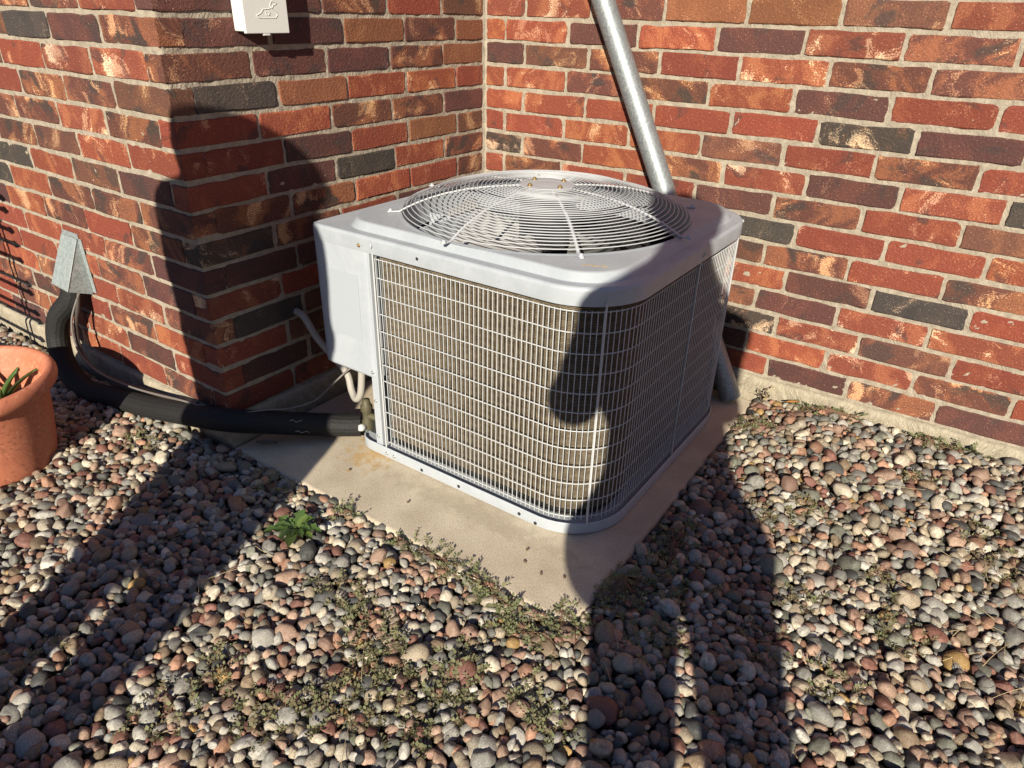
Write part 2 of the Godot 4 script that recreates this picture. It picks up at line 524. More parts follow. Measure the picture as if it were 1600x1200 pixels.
func house() -> void:
	var root := base("brick_house")
	tag(root, "corner of a red and brown brick house on a concrete foundation", "house")
	var rows_r := ["CCSNNBCRBS", "OOMOMCSRRM", "MBSRCSSMRS", "OOSSOMRRSM", "OORRRDMMRO", "RROOBRSROM", "DSOSCMCKRS", "RSRRMSRBSM", "RRRRKRROSR", "RSORBSRSMO", "SROMOMKRSO", "ROSRBMCCRS", "RSMRDCBRSM", "RORSMOCSOR", "SRORRMSMRS"]
	var rows_j := ["MMSRBN", "NMMNSN", "SMMSNB", "RKNOOR", "ROSSMS", "RRMRNB", "RMKOSR", "KSSORS", "DSRMOS", "RMMSRO", "CRSMRB", "MKBRSR", "RBMSRM", "BMMROS", "RRMBSR"]
	var rows_l := ["OCSSBRMS", "SMKBRSMO", "NCCRMSRO", "BSSROSMR", "RSCSSMRO", "ROBSRSCM", "RMBOKSRM", "SSSOKRCS", "RSRSOMRS", "MSCOROMS", "RMSORRSM", "SCRSORMS", "ROSRMSRC", "RMCOSRMO", "RSROSMRS"]
	var pool := "RRROOMMSSSBBCKND"
	var spare := {}
	var n_near := 0
	var jx := 0.0105
	# walls: [kind, origin along, direction] handled through a transform per wall
	var walls := [
		[Transform3D(Basis(Vector3.RIGHT, Vector3.UP, Vector3.BACK), Vector3.ZERO), 4.2, rows_r, [0.155, 0.081]],
		[Transform3D(Basis(Vector3.FORWARD, Vector3.UP, Vector3.RIGHT), Vector3(0, 0, ZL)), ZL, rows_j, [0.220, 0.055]],
		[Transform3D(Basis(Vector3.RIGHT, Vector3.UP, Vector3.BACK), Vector3(0, 0, ZL)), -3.6, rows_l, [0.060, 0.220]],
	]
	for wi in 3:
		var xf: Transform3D = walls[wi][0]
		var wl: float = walls[wi][1]
		for r in range(-24, 15):
			var y0 := FT + (14 - r) * CH + jx * 0.5
			var off: float = walls[wi][3][0 if posmod(r, 2) == 0 else 1]
			var k := 0
			var a := 0.0
			while a < absf(wl) - 0.02:
				var e := minf(off + k * BL, absf(wl))
				var first := k == 0
				# from the outer corner the brick itself reaches the corner; the header end shows on the other wall
				var s0 := a + (jx * 0.5 if not (first and wi > 0) else 0.0)
				var s1 := e - jx * 0.5
				var drift := rng.randf_range(-0.0022, 0.0022)
				if not first: s0 += drift
				s1 += drift * 0.5
				var row: String = walls[wi][2][clampi(r, 0, 14)]
				var letter := pool[rng.randi() % pool.length()]
				if r >= 0 and k < row.length(): letter = row[k]
				var skip := false
				var depth := 0.055
				if first and wi > 0:
					# at the outer corner the brick belongs to the wall on which it is the stretcher
					if off < 0.1: skip = true
				if first and wi == 0: s0 = 0.0075
				if wi == 1 and e >= ZL - 0.001: s1 = ZL - 0.011
				if not skip and s1 - s0 > 0.02:
					var x0 := s0
					if wi == 2: x0 = -s1
					var bx := Transform3D(xf.basis, xf * Vector3(x0, y0 + rng.randf_range(-0.0012, 0.0012), 0.0))
					var sd := rng.randi() % 100000
					var h := CH - jx + rng.randf_range(-0.0012, 0.0012)
					var mid := bx * Vector3((s1 - s0) * 0.5, h * 0.5, 0)
					var near := false
					for cx in [0.0, 0.5, 1.0]:
						if in_view(bx * Vector3((s1 - s0) * cx, h * 0.5, 0), 0.02): near = true
					if near and behind_unit(mid) and behind_unit(bx * Vector3(0.01, h, 0)) and behind_unit(bx * Vector3(s1 - s0, h, 0)): near = false
					if near:
						var b := Mb.new()
						var tone := rng.randf_range(0.74, 0.99)
						b.col = Color(tone, tone * rng.randf_range(0.95, 1.04), tone * rng.randf_range(0.94, 1.06))
						brick(b, bx, s1 - s0, h, depth if not (first and wi > 0) else 0.058, sd)
						put("brick", b.mesh(), kinds[letter], root)
						n_near += 1
					else:
						if not spare.has(letter): spare[letter] = Mb.new()
						var sb: Mb = spare[letter]
						var w := s1 - s0
						var u0 := rng.randf() * 0.6
						var v0 := rng.randf() * 0.6
						var c := [bx * Vector3(0, 0, 0), bx * Vector3(w, 0, 0), bx * Vector3(w, h, 0), bx * Vector3(0, h, 0), bx * Vector3(0, 0, -0.012), bx * Vector3(w, 0, -0.012), bx * Vector3(w, h, -0.012), bx * Vector3(0, h, -0.012)]
						if first and wi > 0:
							for q in 4: c[q + 4] = bx * Vector3([0, w, w, 0][q], [0, 0, h, h][q], -0.055)
						for q in [[0, 1, 2, 3, bx.basis.z], [0, 1, 5, 4, -bx.basis.y], [3, 2, 6, 7, bx.basis.y], [0, 3, 7, 4, -bx.basis.x], [1, 2, 6, 5, bx.basis.x]]:
							var ids := []
							for z in 4: ids.append(sb.add(c[q[z]], q[4], Vector2(u0 + [0.0, 0.3, 0.3, 0.0][z], v0 + [0.0, 0.0, 0.25, 0.25][z])))
							sb.quad(ids[0], ids[1], ids[2], ids[3])
				a = e
				k += 1
	print("bricks near: ", n_near)
	var rest := ArrayMesh.new()
	for letter in spare: spare[letter].surface(rest, kinds[letter])
	put("bricks", rest, null, root).set_meta("kind", "stuff")
	# mortar: a sandy sheet just behind the brick faces, uneven as it was struck
	var nz := noise(401, 26.0, 3)
	var nz2 := noise(402, 110.0, 2)
	for wi in 3:
		var xf: Transform3D = walls[wi][0]
		var b := Mb.new()
		var span: float = [2.25, ZL, 1.75][wi]
		var us := PackedFloat32Array()
		var vs := PackedFloat32Array()
		var uu := 0.0
		while uu < span: us.append(uu); uu += 0.0075
		us.append(span)
		if wi != 1: us.append(absf(walls[wi][1]))
		var vv := FT - 0.004
		while vv < 1.36: vs.append(vv); vv += 0.0068
		vs.append(2.74)
		var sg := -1.0 if wi == 2 else 1.0
		for y in vs:
			for u in us:
				var z := -0.0034 + 0.0030 * nz.get_noise_3d(u * sg + wi * 9.0, y, 0) + 0.0011 * nz2.get_noise_3d(u, y, wi * 5.0)
				if wi > 0 and u == 0.0: z = -0.006
				if wi == 0: z += 0.0050 * smoothstep(0.009, 0.0, u)
				if wi == 1: z += 0.0050 * smoothstep(ZL - 0.013, ZL - 0.002, u)
				var ue := u * sg
				if wi > 0 and u == 0.0: ue = 0.006 if wi == 1 else -0.006
				b.add(xf * Vector3(ue, y, z), Vector3.ZERO)
		var w := us.size()
		var hh := vs.size()
		for j in hh:
			for k in w:
				var du := b.v[j * w + mini(k + 1, w - 1)] - b.v[j * w + maxi(k - 1, 0)]
				var dv := b.v[mini(j + 1, hh - 1) * w + k] - b.v[maxi(j - 1, 0) * w + k]
				var nn := du.cross(dv).normalized()
				if nn.dot(xf.basis.z) < 0: nn = -nn
				b.n[j * w + k] = nn
		for j in hh - 1:
			for k in w - 1:
				b.quad(j * w + k, j * w + k + 1, (j + 1) * w + k + 1, (j + 1) * w + k)
		put("mortar", b.mesh(), M.mortar, root)
	# wall core behind, so that the house is solid
	var core := Mb.new()
	rbox(core, Transform3D(Basis.IDENTITY, Vector3(2.1, 1.37, -0.08)), Vector3(4.2, 2.74, 0.10), 0.002)
	rbox(core, Transform3D(Basis.IDENTITY, Vector3(-0.08, 1.37, 0.45)), Vector3(0.10, 2.74, 1.16), 0.002)
	rbox(core, Transform3D(Basis.IDENTITY, Vector3(-1.85, 1.37, ZL - 0.08)), Vector3(3.5, 2.74, 0.10), 0.002)
	put("wall_core", core.mesh(), M.mortar, root)
	# foundation: a concrete edge a little proud of the bricks, its top trowelled unevenly
	var fnz := noise(403, 14.0, 4)
	for wi in 3:
		var xf: Transform3D = walls[wi][0]
		var b := Mb.new()
		var span: float = [4.2, ZL, 3.6][wi]
		var us := PackedFloat32Array()
		var uu := -0.011 if wi > 0 else -0.02
		while uu < 2.3 and uu < span: us.append(uu); uu += 0.012
		us.append(span)
		var prof := [Vector2(-0.2, 0.012), Vector2(-0.02, 0.012), Vector2(0.0, 0.012), Vector2(0.02, 0.012), Vector2(0.04, 0.012), Vector2(0.06, 0.0118), Vector2(0.08, 0.0115), Vector2(0.094, 0.0105), Vector2(0.101, 0.008), Vector2(0.1045, 0.003), Vector2(0.107, -0.006), Vector2(0.108, -0.03)]
		var sg := -1.0 if wi == 2 else 1.0
		var drop := 0.010 if wi == 2 else 0.0
		for pr in prof:
			for u in us:
				var k := fnz.get_noise_3d(u * sg * 1.0, pr.x * 2.0, wi * 3.0)
				var dz: float = 0.0009 * k
				var dy: float = (0.006 * fnz.get_noise_2d(u * 0.7, wi * 11.0 + 3.0)) * smoothstep(0.06, 0.10, pr.x)
				var out: float = pr.y + dz
				var ue := u
				if wi > 0 and u == us[0]: ue = -out
				b.add(xf * Vector3(ue * sg, pr.x + dy - (drop if pr.x > 0.07 else 0.0) * 0.0, out), Vector3.ZERO)
		var w := us.size()
		var hh := prof.size()
		for j in hh:
			for k in w:
				var du := b.v[j * w + mini(k + 1, w - 1)] - b.v[j * w + maxi(k - 1, 0)]
				var dv := b.v[mini(j + 1, hh - 1) * w + k] - b.v[maxi(j - 1, 0) * w + k]
				var nn := du.cross(dv).normalized()
				if nn.dot(xf.basis.z + xf.basis.y * 0.4) < 0: nn = -nn
				b.n[j * w + k] = nn
		for j in hh - 1:
			for k in w - 1:
				b.quad(j * w + k, j * w + k + 1, (j + 1) * w + k + 1, (j + 1) * w + k)
		put("foundation", b.mesh(), M.foundation, root)

# ---------------------------------------------------------------- concrete pad
func pad() -> void:
	var b := Mb.new()
	var n := noise(501, 5.0, 4)
	var X0 := 0.016; var X1 := 1.064; var Z0 := 0.016; var Z1 := 1.132
	var top := 0.0291
	var nx := 64
	var nz := 66
	var ins := [[0.0, -0.09], [0.0, -0.016], [0.0012, -0.008], [0.005, -0.0022], [0.012, 0.0]]
	# top grid
	var wv := func(x: float, z: float) -> float: return 0.0012 * n.get_noise_2d(x, z)
	var rows := []
	for j in nz + 1:
		var row := []
		for k in nx + 1:
			var x := lerpf(X0 + 0.012, X1 - 0.012, float(k) / nx)
			var z := lerpf(Z0 + 0.012, Z1 - 0.012, float(j) / nz)
			var nn := Vector3(-(wv.call(x + 0.01, z) - wv.call(x - 0.01, z)) / 0.02, 1, -(wv.call(x, z + 0.01) - wv.call(x, z - 0.01)) / 0.02).normalized()
			row.append(b.add(Vector3(x, top + wv.call(x, z), z), nn, Vector2((x - X0) / (X1 - X0), (z - Z0) / (Z1 - Z0))))
		rows.append(row)
	for j in nz:
		for k in nx: b.quad(rows[j][k], rows[j][k + 1], rows[j + 1][k + 1], rows[j + 1][k])
	# edges
	for side in 4:
		var cnt := nx if side % 2 == 0 else nz
		var dirn: Vector3 = [Vector3(0, 0, 1), Vector3(1, 0, 0), Vector3(0, 0, -1), Vector3(-1, 0, 0)][side]
		var prev := []
		for k in cnt + 1:
			var t := float(k) / cnt
			var cur := []
			for q in ins.size():
				var d: float = ins[q][0]
				var edge := 0.0016 * n.get_noise_2d(t * 6.0, side * 7.0 + 2.0) + 0.0012 * n.get_noise_2d(t * 30.0, side * 3.0)
				var p := Vector3.ZERO
				match side:
					0: p = Vector3(lerpf(X0 + d, X1 - d, t), 0, Z1 - d)
					1: p = Vector3(X1 - d, 0, lerpf(Z0 + d, Z1 - d, t))
					2: p = Vector3(lerpf(X0 + d, X1 - d, t), 0, Z0 + d)
					3: p = Vector3(X0 + d, 0, lerpf(Z0 + d, Z1 - d, t))
				var f := 1.0 - float(q) / (ins.size() - 1)
				p.y = top + ins[q][1] + (wv.call(p.x, p.z) if q == ins.size() - 1 else 0.0)
				if q < ins.size() - 1 and t > 0.001 and t < 0.999: p -= dirn * edge * f * 1.5
				var nn: Vector3 = [dirn, dirn, (dirn * 2 + Vector3.UP).normalized(), (dirn + Vector3.UP * 1.6).normalized(), Vector3.UP][q]
				cur.append(b.add(p, nn, Vector2((p.x - X0) / (X1 - X0), (p.z - Z0) / (Z1 - Z0) + (0.05 if q == 0 else 0.0))))
			if k > 0:
				for q in ins.size() - 1: b.quad(prev[q], cur[q], cur[q + 1], prev[q + 1])
			prev = cur
	var a := noise(502, 0.006, 5)
	var g := noise(503, 0.5, 2)
	var st := noise(504, 0.03, 4)
	var sz := 1024
	var m := mat(Color.WHITE, 0.92)
	m.albedo_texture = pixels(sz, sz, func(x, y):
		var k := clampf(0.5 + 0.8 * a.get_noise_2d(x, y), 0, 1)
		var c := S(170, 157, 138).lerp(S(192, 180, 160), k)
		var gg := g.get_noise_2d(x, y)
		var q := 1.0 + 0.22 * gg
		c = Color(c.r * q, c.g * q, c.b * q)
		var u := float(x) / sz
		var v := float(y) / sz
		# rust stain by the valves and a damp grey band along the front of the base
		var s := st.get_noise_2d(x, y)
		var d := Vector2((u - 0.30) / 0.075, (v - 0.80) / 0.10).length() + 0.9 * s
		c = c.lerp(S(178, 140, 84), 0.62 * smoothstep(1.0, 0.25, d))
		var d2 := Vector2((u - 0.66) / 0.34, (v - 0.85) / 0.035).length() + 0.8 * s
		c = c.lerp(S(126, 114, 92), 0.20 * smoothstep(1.1, 0.3, d2))
		if gg < -0.5: c = c.lerp(S(104, 92, 78), 0.7)
		return c)
	m.heightmap_enabled = true
	m.heightmap_texture = pixels(512, 512, func(x, y):
		var q := 0.5 + 0.45 * g.get_noise_2d(x * 1.3, y * 1.3)
		return Color(q, q, q))
	m.heightmap_scale = 0.09
	tag(put("concrete_pad", b.mesh(), m), "square beige concrete pad under the air conditioner", "concrete pad")
	var db := Mb.new()
	for q in [Vector3(0.875, 0.0315, 1.0), Vector3(0.892, 0.0312, 1.035), Vector3(0.94, 0.0312, 1.045), Vector3(0.985, 0.0315, 1.025), Vector3(0.34, 0.0315, 1.02), Vector3(0.55, 0.0315, 1.03)]:
		rbox(db, Transform3D(Basis.from_euler(Vector3(0.2, rng.randf() * TAU, 0.1)), q), Vector3(0.009, 0.004, 0.005), 0.0012)
	tag(put("debris", db.mesh(), M.twig), "dark crumbs of dried debris lying on the concrete pad", "debris", "", "stuff")

# ---------------------------------------------------------------- air conditioning unit
const UX0 := 0.169
const UX1 := 0.992
const UZ0 := 0.110
const UZ1 := 0.920
func rr_sdf(p: Vector2, x0: float, x1: float, z0: float, z1: float, rl: float, rr: float) -> float:
	var c := Vector2((x0 + x1) * 0.5, (z0 + z1) * 0.5)
	var h := Vector2((x1 - x0) * 0.5, (z1 - z0) * 0.5)
	var q := p - c
	var r := rr if q.x > 0 else rl
	var d := q.abs() - h + Vector2(r, r)
	return minf(maxf(d.x, d.y), 0.0) + Vector2(maxf(d.x, 0), maxf(d.y, 0)).length() - r

func rr_ring(c: Vector2, n: int, inset: float, x0: float, x1: float, z0: float, z1: float, rl: float, rr: float) -> PackedVector2Array:
	var out := PackedVector2Array()
	for k in n:
		var d := Vector2.from_angle(TAU * k / n)
		var lo := 0.0
		var hi := 1.2
		for it in 26:
			var m := (lo + hi) * 0.5
			if rr_sdf(c + d * m, x0 + inset, x1 - inset, z0 + inset, z1 - inset, maxf(rl - inset, 0.008), maxf(rr - inset, 0.008)) < 0: lo = m
			else: hi = m
		out.append(c + d * lo)
	return out

func loft(b: Mb, rings: Array, ys: Array, sharp := {}) -> void:
	var n: int = rings[0].size()
	var pts := []
	for k in rings.size():
		var row := PackedVector3Array()
		for s in n: row.append(Vector3(rings[k][s].x, ys[k], rings[k][s].y))
		pts.append(row)
	for k in rings.size() - 1:
		var a := []
		var d := []
		for e in [k, k + 1]:
			for s in n + 1:
				var q := s % n
				var lo := k if sharp.has(e) else maxi(e - 1, 0)
				var hi := k + 1 if sharp.has(e) else mini(e + 1, rings.size() - 1)
				var du: Vector3 = pts[e][(q + 1) % n] - pts[e][(q - 1 + n) % n]
				var d1: Vector3 = pts[hi][q] - pts[e][q]
				var d0: Vector3 = pts[e][q] - pts[lo][q]
				var nn := (d1.cross(du) + d0.cross(du)).normalized()
				(a if e == k else d).append(b.add(pts[e][q], -nn, Vector2(float(s) / n, ys[e])))
		for s in n:
			b.quad(a[s], a[s + 1], d[s + 1], d[s])

func screw(at: Vector3, nrm: Vector3, r: float, m: Material, parent: Node3D, called := "screw") -> void:
	var b := Mb.new()
	var bs := Basis(Quaternion(Vector3.UP, nrm))
	lathe(b, at, [Vector2(r, 0), Vector2(r, r * 0.35), Vector2(r * 0.62, r * 0.45), Vector2(r * 0.62, r * 0.85), Vector2(r * 0.3, r * 1.1), Vector2(0.0, r * 1.1)], 10, bs)
	put(called, b.mesh(), m, parent)

# path of the grille and the coil: along the front, round the corner, along the right side, round the back
func wrap_path(inset: float, x_start: float, step: float) -> Array:
	var r := 0.145 - inset
	var x1 := UX1 - inset
	var z1 := UZ1 - inset
	var z0 := UZ0 + inset
	var segs := []
	var out := []
	var l1 := (x1 - r) - x_start
	var l2 := PI * 0.5 * r
	var l3 := (z1 - r) - (z0 + r)
	var l5 := (x1 - r) - 0.30
	var total := l1 + l2 + l3 + l2 + l5
	var cnt := int(round(total / step))
	for k in cnt + 1:
		var s := total * k / cnt
		var p := Vector3.ZERO
		var n := Vector3.ZERO
		if s < l1:
			p = Vector3(x_start + s, 0, z1); n = Vector3(0, 0, 1)
		elif s < l1 + l2:
			var an := (s - l1) / r
			n = Vector3(sin(an), 0, cos(an)); p = Vector3(x1 - r, 0, z1 - r) + n * r
		elif s < l1 + l2 + l3:
			p = Vector3(x1, 0, z1 - r - (s - l1 - l2)); n = Vector3(1, 0, 0)
		elif s < l1 + l2 + l3 + l2:
			var an := (s - l1 - l2 - l3) / r
			n = Vector3(cos(an), 0, -sin(an)); p = Vector3(x1 - r, 0, z0 + r) + n * r
		else:
			p = Vector3(x1 - r - (s - l1 - l2 - l3 - l2), 0, z0); n = Vector3(0, 0, -1)
		out.append([p, n, s])
	return out

func unit() -> void:
	var root := base("air_conditioner", Vector3(0.584, 0.0291, 0.515))
	tag(root, "grey outdoor air conditioner with wire grille and round fan guard on the concrete pad", "air conditioner")
	var off := -root.position
	var hold := Node3D.new()
	# parts are modelled in world coordinates and hung under the root with its offset taken away
	var part := func(called: String, b: Mb, m: Material, parent: Node3D = root) -> MeshInstance3D:
		for k in b.v.size(): b.v[k] += off
		return put(called, b.mesh(), m, parent)
	hold.free()
	var C := Vector2(0.584, 0.52)
	# base pan
	var b := Mb.new()
	var N := 160
	var bx := func(i: float) -> PackedVector2Array: return rr_ring(C, N, i, 0.268, UX1 + 0.004, UZ0 - 0.004, UZ1 + 0.004, 0.05, 0.15)
	loft(b, [bx.call(0.03), bx.call(0.004), bx.call(0.0), bx.call(0.0), bx.call(0.0012), bx.call(0.004), bx.call(0.006), bx.call(0.2)], [0.031, 0.031, 0.034, 0.060, 0.0622, 0.0615, 0.052, 0.050], {})
	var pan: MeshInstance3D = part.call("base_pan", b, M.panel)
	for q in [[0.50, 0.043], [0.80, 0.046], [0.845, 0.040], [0.62, 0.045]]:
		b = Mb.new()
		lathe(b, Vector3(q[0], q[1], UZ1 + 0.0042), [Vector2(0.0045, -0.001), Vector2(0.0045, 0.0008), Vector2(0, 0.0008)], 8, Basis(Quaternion(Vector3.UP, Vector3.BACK)))
		part.call("drain_hole", b, M.dark, pan)
	for q in [0.38, 0.405]:
		screw(Vector3(q, 0.046, UZ1 + 0.004) + off, Vector3.BACK, 0.0042, M.steel, pan)
	# coil
	b = Mb.new()
	var path := wrap_path(0.028, 0.372, 0.012)
	var fn := noise(801, 9.0, 3)
	for f in 150:
		var y := 0.080 + 0.512 * f / 150.0
		for k in path.size():
			var p: Vector3 = path[k][0]
			var nn: Vector3 = path[k][1]
			var e := p + nn * 0.0012 * fn.get_noise_2d(path[k][2] * 3.0, y * 6.0)
			var uv := Vector2(path[k][2], y)
			b.add(e + Vector3(0, y, 0), nn, uv)
			b.add(e + Vector3(0, y + 0.0016, 0), nn, uv)
			b.add(e + Vector3(0, y + 0.0016, 0), Vector3.UP, uv)
			b.add(e - nn * 0.009 + Vector3(0, y + 0.0016, 0), Vector3.UP, uv)
			if k > 0:
				var a := b.v.size() - 8
				b.quad(a, a + 4, a + 5, a + 1)
				b.quad(a + 2, a + 6, a + 7, a + 3)
	part.call("coil", b, M.coil)
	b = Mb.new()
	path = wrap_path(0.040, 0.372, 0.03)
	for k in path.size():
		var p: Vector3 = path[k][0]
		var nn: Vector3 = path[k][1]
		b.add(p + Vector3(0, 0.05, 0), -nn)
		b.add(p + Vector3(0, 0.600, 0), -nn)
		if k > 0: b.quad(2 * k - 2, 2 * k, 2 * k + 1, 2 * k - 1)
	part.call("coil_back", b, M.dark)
	# wire grille: every wire a piece of its own
	var grille := base("wire_grille", Vector3.ZERO, root)
	var fine := wrap_path(0.006, 0.366, 0.02)
	var y_lo := 0.0710
	var y_hi := 0.574
	for k in 12:
		b = Mb.new()
		var y := lerpf(y_lo + 0.004, y_hi - 0.004, k / 11.0)
		var pp := PackedVector3Array()
		for q in fine: pp.append(q[0] + Vector3(0, y, 0))
		tube(b, pp, 0.0014, 6)
		part.call("horizontal_wire", b, M.wire, grille)
	var vert := wrap_path(0.0035, 0.378, 0.01235)
	var wire: MeshInstance3D
	for k in vert.size():
		if vert[k][2] > 1.95: break
		var p: Vector3 = vert[k][0] + off
		if k == 0:
			b = Mb.new()
			tube(b, seg(Vector3(0, y_lo - 0.002, 0), Vector3(0, y_hi, 0)), 0.00105, 6)
			wire = put("vertical_wire", b.mesh(), M.wire, grille)
			wire.position = p
		else:
			var w2 := wire.duplicate()
			w2.name = "vertical_wire"
			grille.add_child(w2, true)
			w2.position = p
	for q in [Vector3(0.3745, 0, 0.9195), Vector3(0.9535, 0, 0.8785), Vector3(0.9915, 0, 0.50), Vector3(0.965, 0, 0.162)]:
		b = Mb.new()
		tube(b, PackedVector3Array([q + Vector3(0, 0.058, 0), q + Vector3(0, 0.08, 0), q + Vector3(0, 0.57, 0), q + Vector3(0, 0.594, 0)]), 0.0022, 8)
		var outw := Vector3(q.x - 0.80, 0, q.z - 0.7).normalized() if q.x > 0.5 else Vector3.BACK
		tube(b, PackedVector3Array([q + Vector3(0, 0.590, 0), q + outw * 0.005 + Vector3(0, 0.597, 0), q + outw * 0.006 + Vector3(0.004, 0.603, 0), q + outw * 0.005 + Vector3(0, 0.606, 0)]), 0.0018, 6)
		part.call("support_rod", b, M.wire, grille)
	# corner post, control box, left side and rear sheet
	b = Mb.new()
	rbox(b, Transform3D(Basis.IDENTITY, Vector3(0.349, 0.315, 0.9085)), Vector3(0.023, 0.556, 0.020), 0.002)
	var post: MeshInstance3D = part.call("corner_post", b, M.panel)
	for y in [0.085, 0.19]: screw(Vector3(0.348, y, 0.9186) + off, Vector3.BACK, 0.0042, M.steel, post)
	b = Mb.new()
	rbox(b, Transform3D(Basis.IDENTITY, Vector3(0.345, 0.32, 0.55)), Vector3(0.004, 0.55, 0.68), 0.001)
	part.call("inner_partition", b, M.panel)
	var box_b := Mb.new()
	# control box with rounded vertical and lower edges: loft down the outline
	var cb := Vector2(0.268, 0.80)
	var cr := func(i: float) -> PackedVector2Array: return rr_ring(cb, 96, i, UX0 + 0.003, 0.3605, 0.56, UZ1 - 0.0005, 0.014, 0.004)
	loft(box_b, [cr.call(0.08), cr.call(0.012), cr.call(0.004), cr.call(0.001), cr.call(0.0), cr.call(0.0)], [0.252, 0.252, 0.2535, 0.257, 0.263, 0.584])
	var cbox: MeshInstance3D = part.call("control_box", box_b, M.panel)
	screw(Vector3(0.346, 0.272, UZ1) + off, Vector3.BACK, 0.0042, M.steel, cbox)
	b = Mb.new()
	rbox(b, Transform3D(Basis.IDENTITY, Vector3(0.262, 0.435, UZ1 + 0.0002)), Vector3(0.115, 0.17, 0.0018), 0.0006)
	var faded := mat(Color(0.345, 0.38, 0.42), 0.42)
	part.call("faded_label", b, faded, cbox)
	b = Mb.new()
	rbox(b, Transform3D(Basis.IDENTITY, Vector3(UX0 + 0.02, 0.32, 0.335)), Vector3(0.004, 0.53, 0.42), 0.001)
	rbox(b, Transform3D(Basis.IDENTITY, Vector3(0.27, 0.32, UZ0 + 0.01)), Vector3(0.19, 0.53, 0.004), 0.001)
	part.call("side_sheet", b, M.panel)
	# lid
	b = Mb.new()
	N = 240
	var outer := func(i: float) -> PackedVector2Array: return rr_ring(C, N, i, UX0, UX1, UZ0, UZ1, 0.020, 0.150)
	var plat := func(i: float) -> PackedVector2Array: return rr_ring(C, N, i, 0.232, UX1 - 0.030, UZ0 + 0.03, UZ1 - 0.028, 0.085, 0.118)
	var circ := func(r: float) -> PackedVector2Array:
		var o := PackedVector2Array()
		for k in N: o.append(C + Vector2.from_angle(TAU * k / N) * r)
		return o
	loft(b, [outer.call(0.012), outer.call(0.0015), outer.call(-0.0015), outer.call(-0.0015), outer.call(0.0), outer.call(0.0025), outer.call(0.006), plat.call(-0.002), plat.call(0.001), plat.call(0.011), plat.call(0.014), plat.call(0.018), circ.call(0.366), circ.call(0.358), circ.call(0.355), circ.call(0.352), circ.call(0.350)],
		[0.586, 0.582, 0.583, 0.612, 0.6172, 0.6198, 0.6207, 0.6207, 0.6216, 0.6360, 0.6380, 0.6386, 0.6386, 0.6402, 0.6396, 0.632, 0.560], {6: 1, 7: 1, 11: 1, 12: 1})
	var lid: MeshInstance3D = part.call("lid", b, M.lid)
	for q in [[0.335, 0.596, UZ1 + 0.0015, 0.0046], [0.972, 0.598, 0.26, 0.0]]:
		if q[3] > 0: screw(Vector3(q[0], q[1], q[2]) + off, Vector3.BACK, q[3], M.brass, lid)
	b = Mb.new()
	lathe(b, Vector3(0.512, 0.600, UZ1 + 0.0016), [Vector2(0.0038, 0.0), Vector2(0.0038, 0.0006), Vector2(0.0, 0.0006)], 10, Basis(Quaternion(Vector3.UP, Vector3.BACK)))
	part.call("screw_hole", b, M.dark, lid)
	b = Mb.new()
	for k in 9:
		var x := 0.868 + k * 0.0055
		rbox(b, Transform3D(Basis(Vector3.UP, 0.9 + 0.4 * sin(k * 2.3)), Vector3(x, 0.6388, 0.832 - k * 0.0024 + 0.003 * sin(k * 1.7))), Vector3(0.0035 + 0.004 * (k % 3), 0.0008, 0.0022), 0.0003)
	part.call("rust_scratch", b, mat(Color(0.40, 0.26, 0.08), 0.8), lid)
	# inside: floor and dark lining
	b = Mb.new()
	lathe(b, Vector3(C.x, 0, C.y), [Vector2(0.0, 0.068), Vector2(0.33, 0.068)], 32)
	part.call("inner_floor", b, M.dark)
	# fan guard: dome of wire rings on eight ribs
	var guard := base("fan_guard", Vector3.ZERO, root)
	var dome := func(r: float) -> float: return 0.644 + 0.060 * (1.0 - pow(clampf(r / 0.362, 0, 1), 3.2))
	var CC := Vector3(C.x, 0, C.y)
	for k in 29:
		var r := 0.069 + (0.354 - 0.069) * k / 28.0
		b = Mb.new()
		var pp := PackedVector3Array()
		for s in 112:
			var an := TAU * s / 112.0
			pp.append(CC + Vector3(cos(an) * r, dome.call(r) + 0.0012 * sin(an * 2.0 + k * 0.7), sin(an) * r))
		tube(b, pp, 0.0013, 6, true)
		part.call("guard_ring", b, M.guard, guard)
	for k in 8:
		var an := TAU * k / 8.0 + 0.03
		var d := Vector3(cos(an), 0, sin(an))
		b = Mb.new()
		var pp := PackedVector3Array()
		for q in [0.05, 0.1, 0.15, 0.2, 0.25, 0.29, 0.32, 0.34, 0.355]: pp.append(CC + d * q + Vector3(0, dome.call(q) - 0.0018, 0))
		pp.append(CC + d * 0.362 + Vector3(0, 0.6418, 0))
		pp.append(CC + d * 0.390 + Vector3(0, 0.6415, 0))
		tube(b, pp, 0.0050, 8, false, 1.0, 0.38)
		var rib: MeshInstance3D = part.call("rib", b, M.guard, guard)
		screw(CC + d * 0.383 + Vector3(0, 0.6425, 0) + off, Vector3.UP, 0.0060, M.guard, rib)
	b = Mb.new()
	lathe(b, CC + Vector3(0, 0.7015, 0), [Vector2(0.067, -0.003), Vector2(0.068, 0.0), Vector2(0.066, 0.0022), Vector2(0.040, 0.0034), Vector2(0.038, 0.0022), Vector2(0.030, 0.0022), Vector2(0.028, 0.0034), Vector2(0.0, 0.0036)], 48)
	var hub: MeshInstance3D = part.call("hub_plate", b, M.guard, guard)
	for k in 4:
		var an := TAU * k / 4.0 + 0.36
		screw(CC + Vector3(cos(an) * 0.052, 0.7042, sin(an) * 0.052) + off, Vector3.UP, 0.0065, M.brass, hub, "bolt")
	# fan below: motor and five broad twisted blades
	var fan := base("fan", Vector3.ZERO, root)
	b = Mb.new()
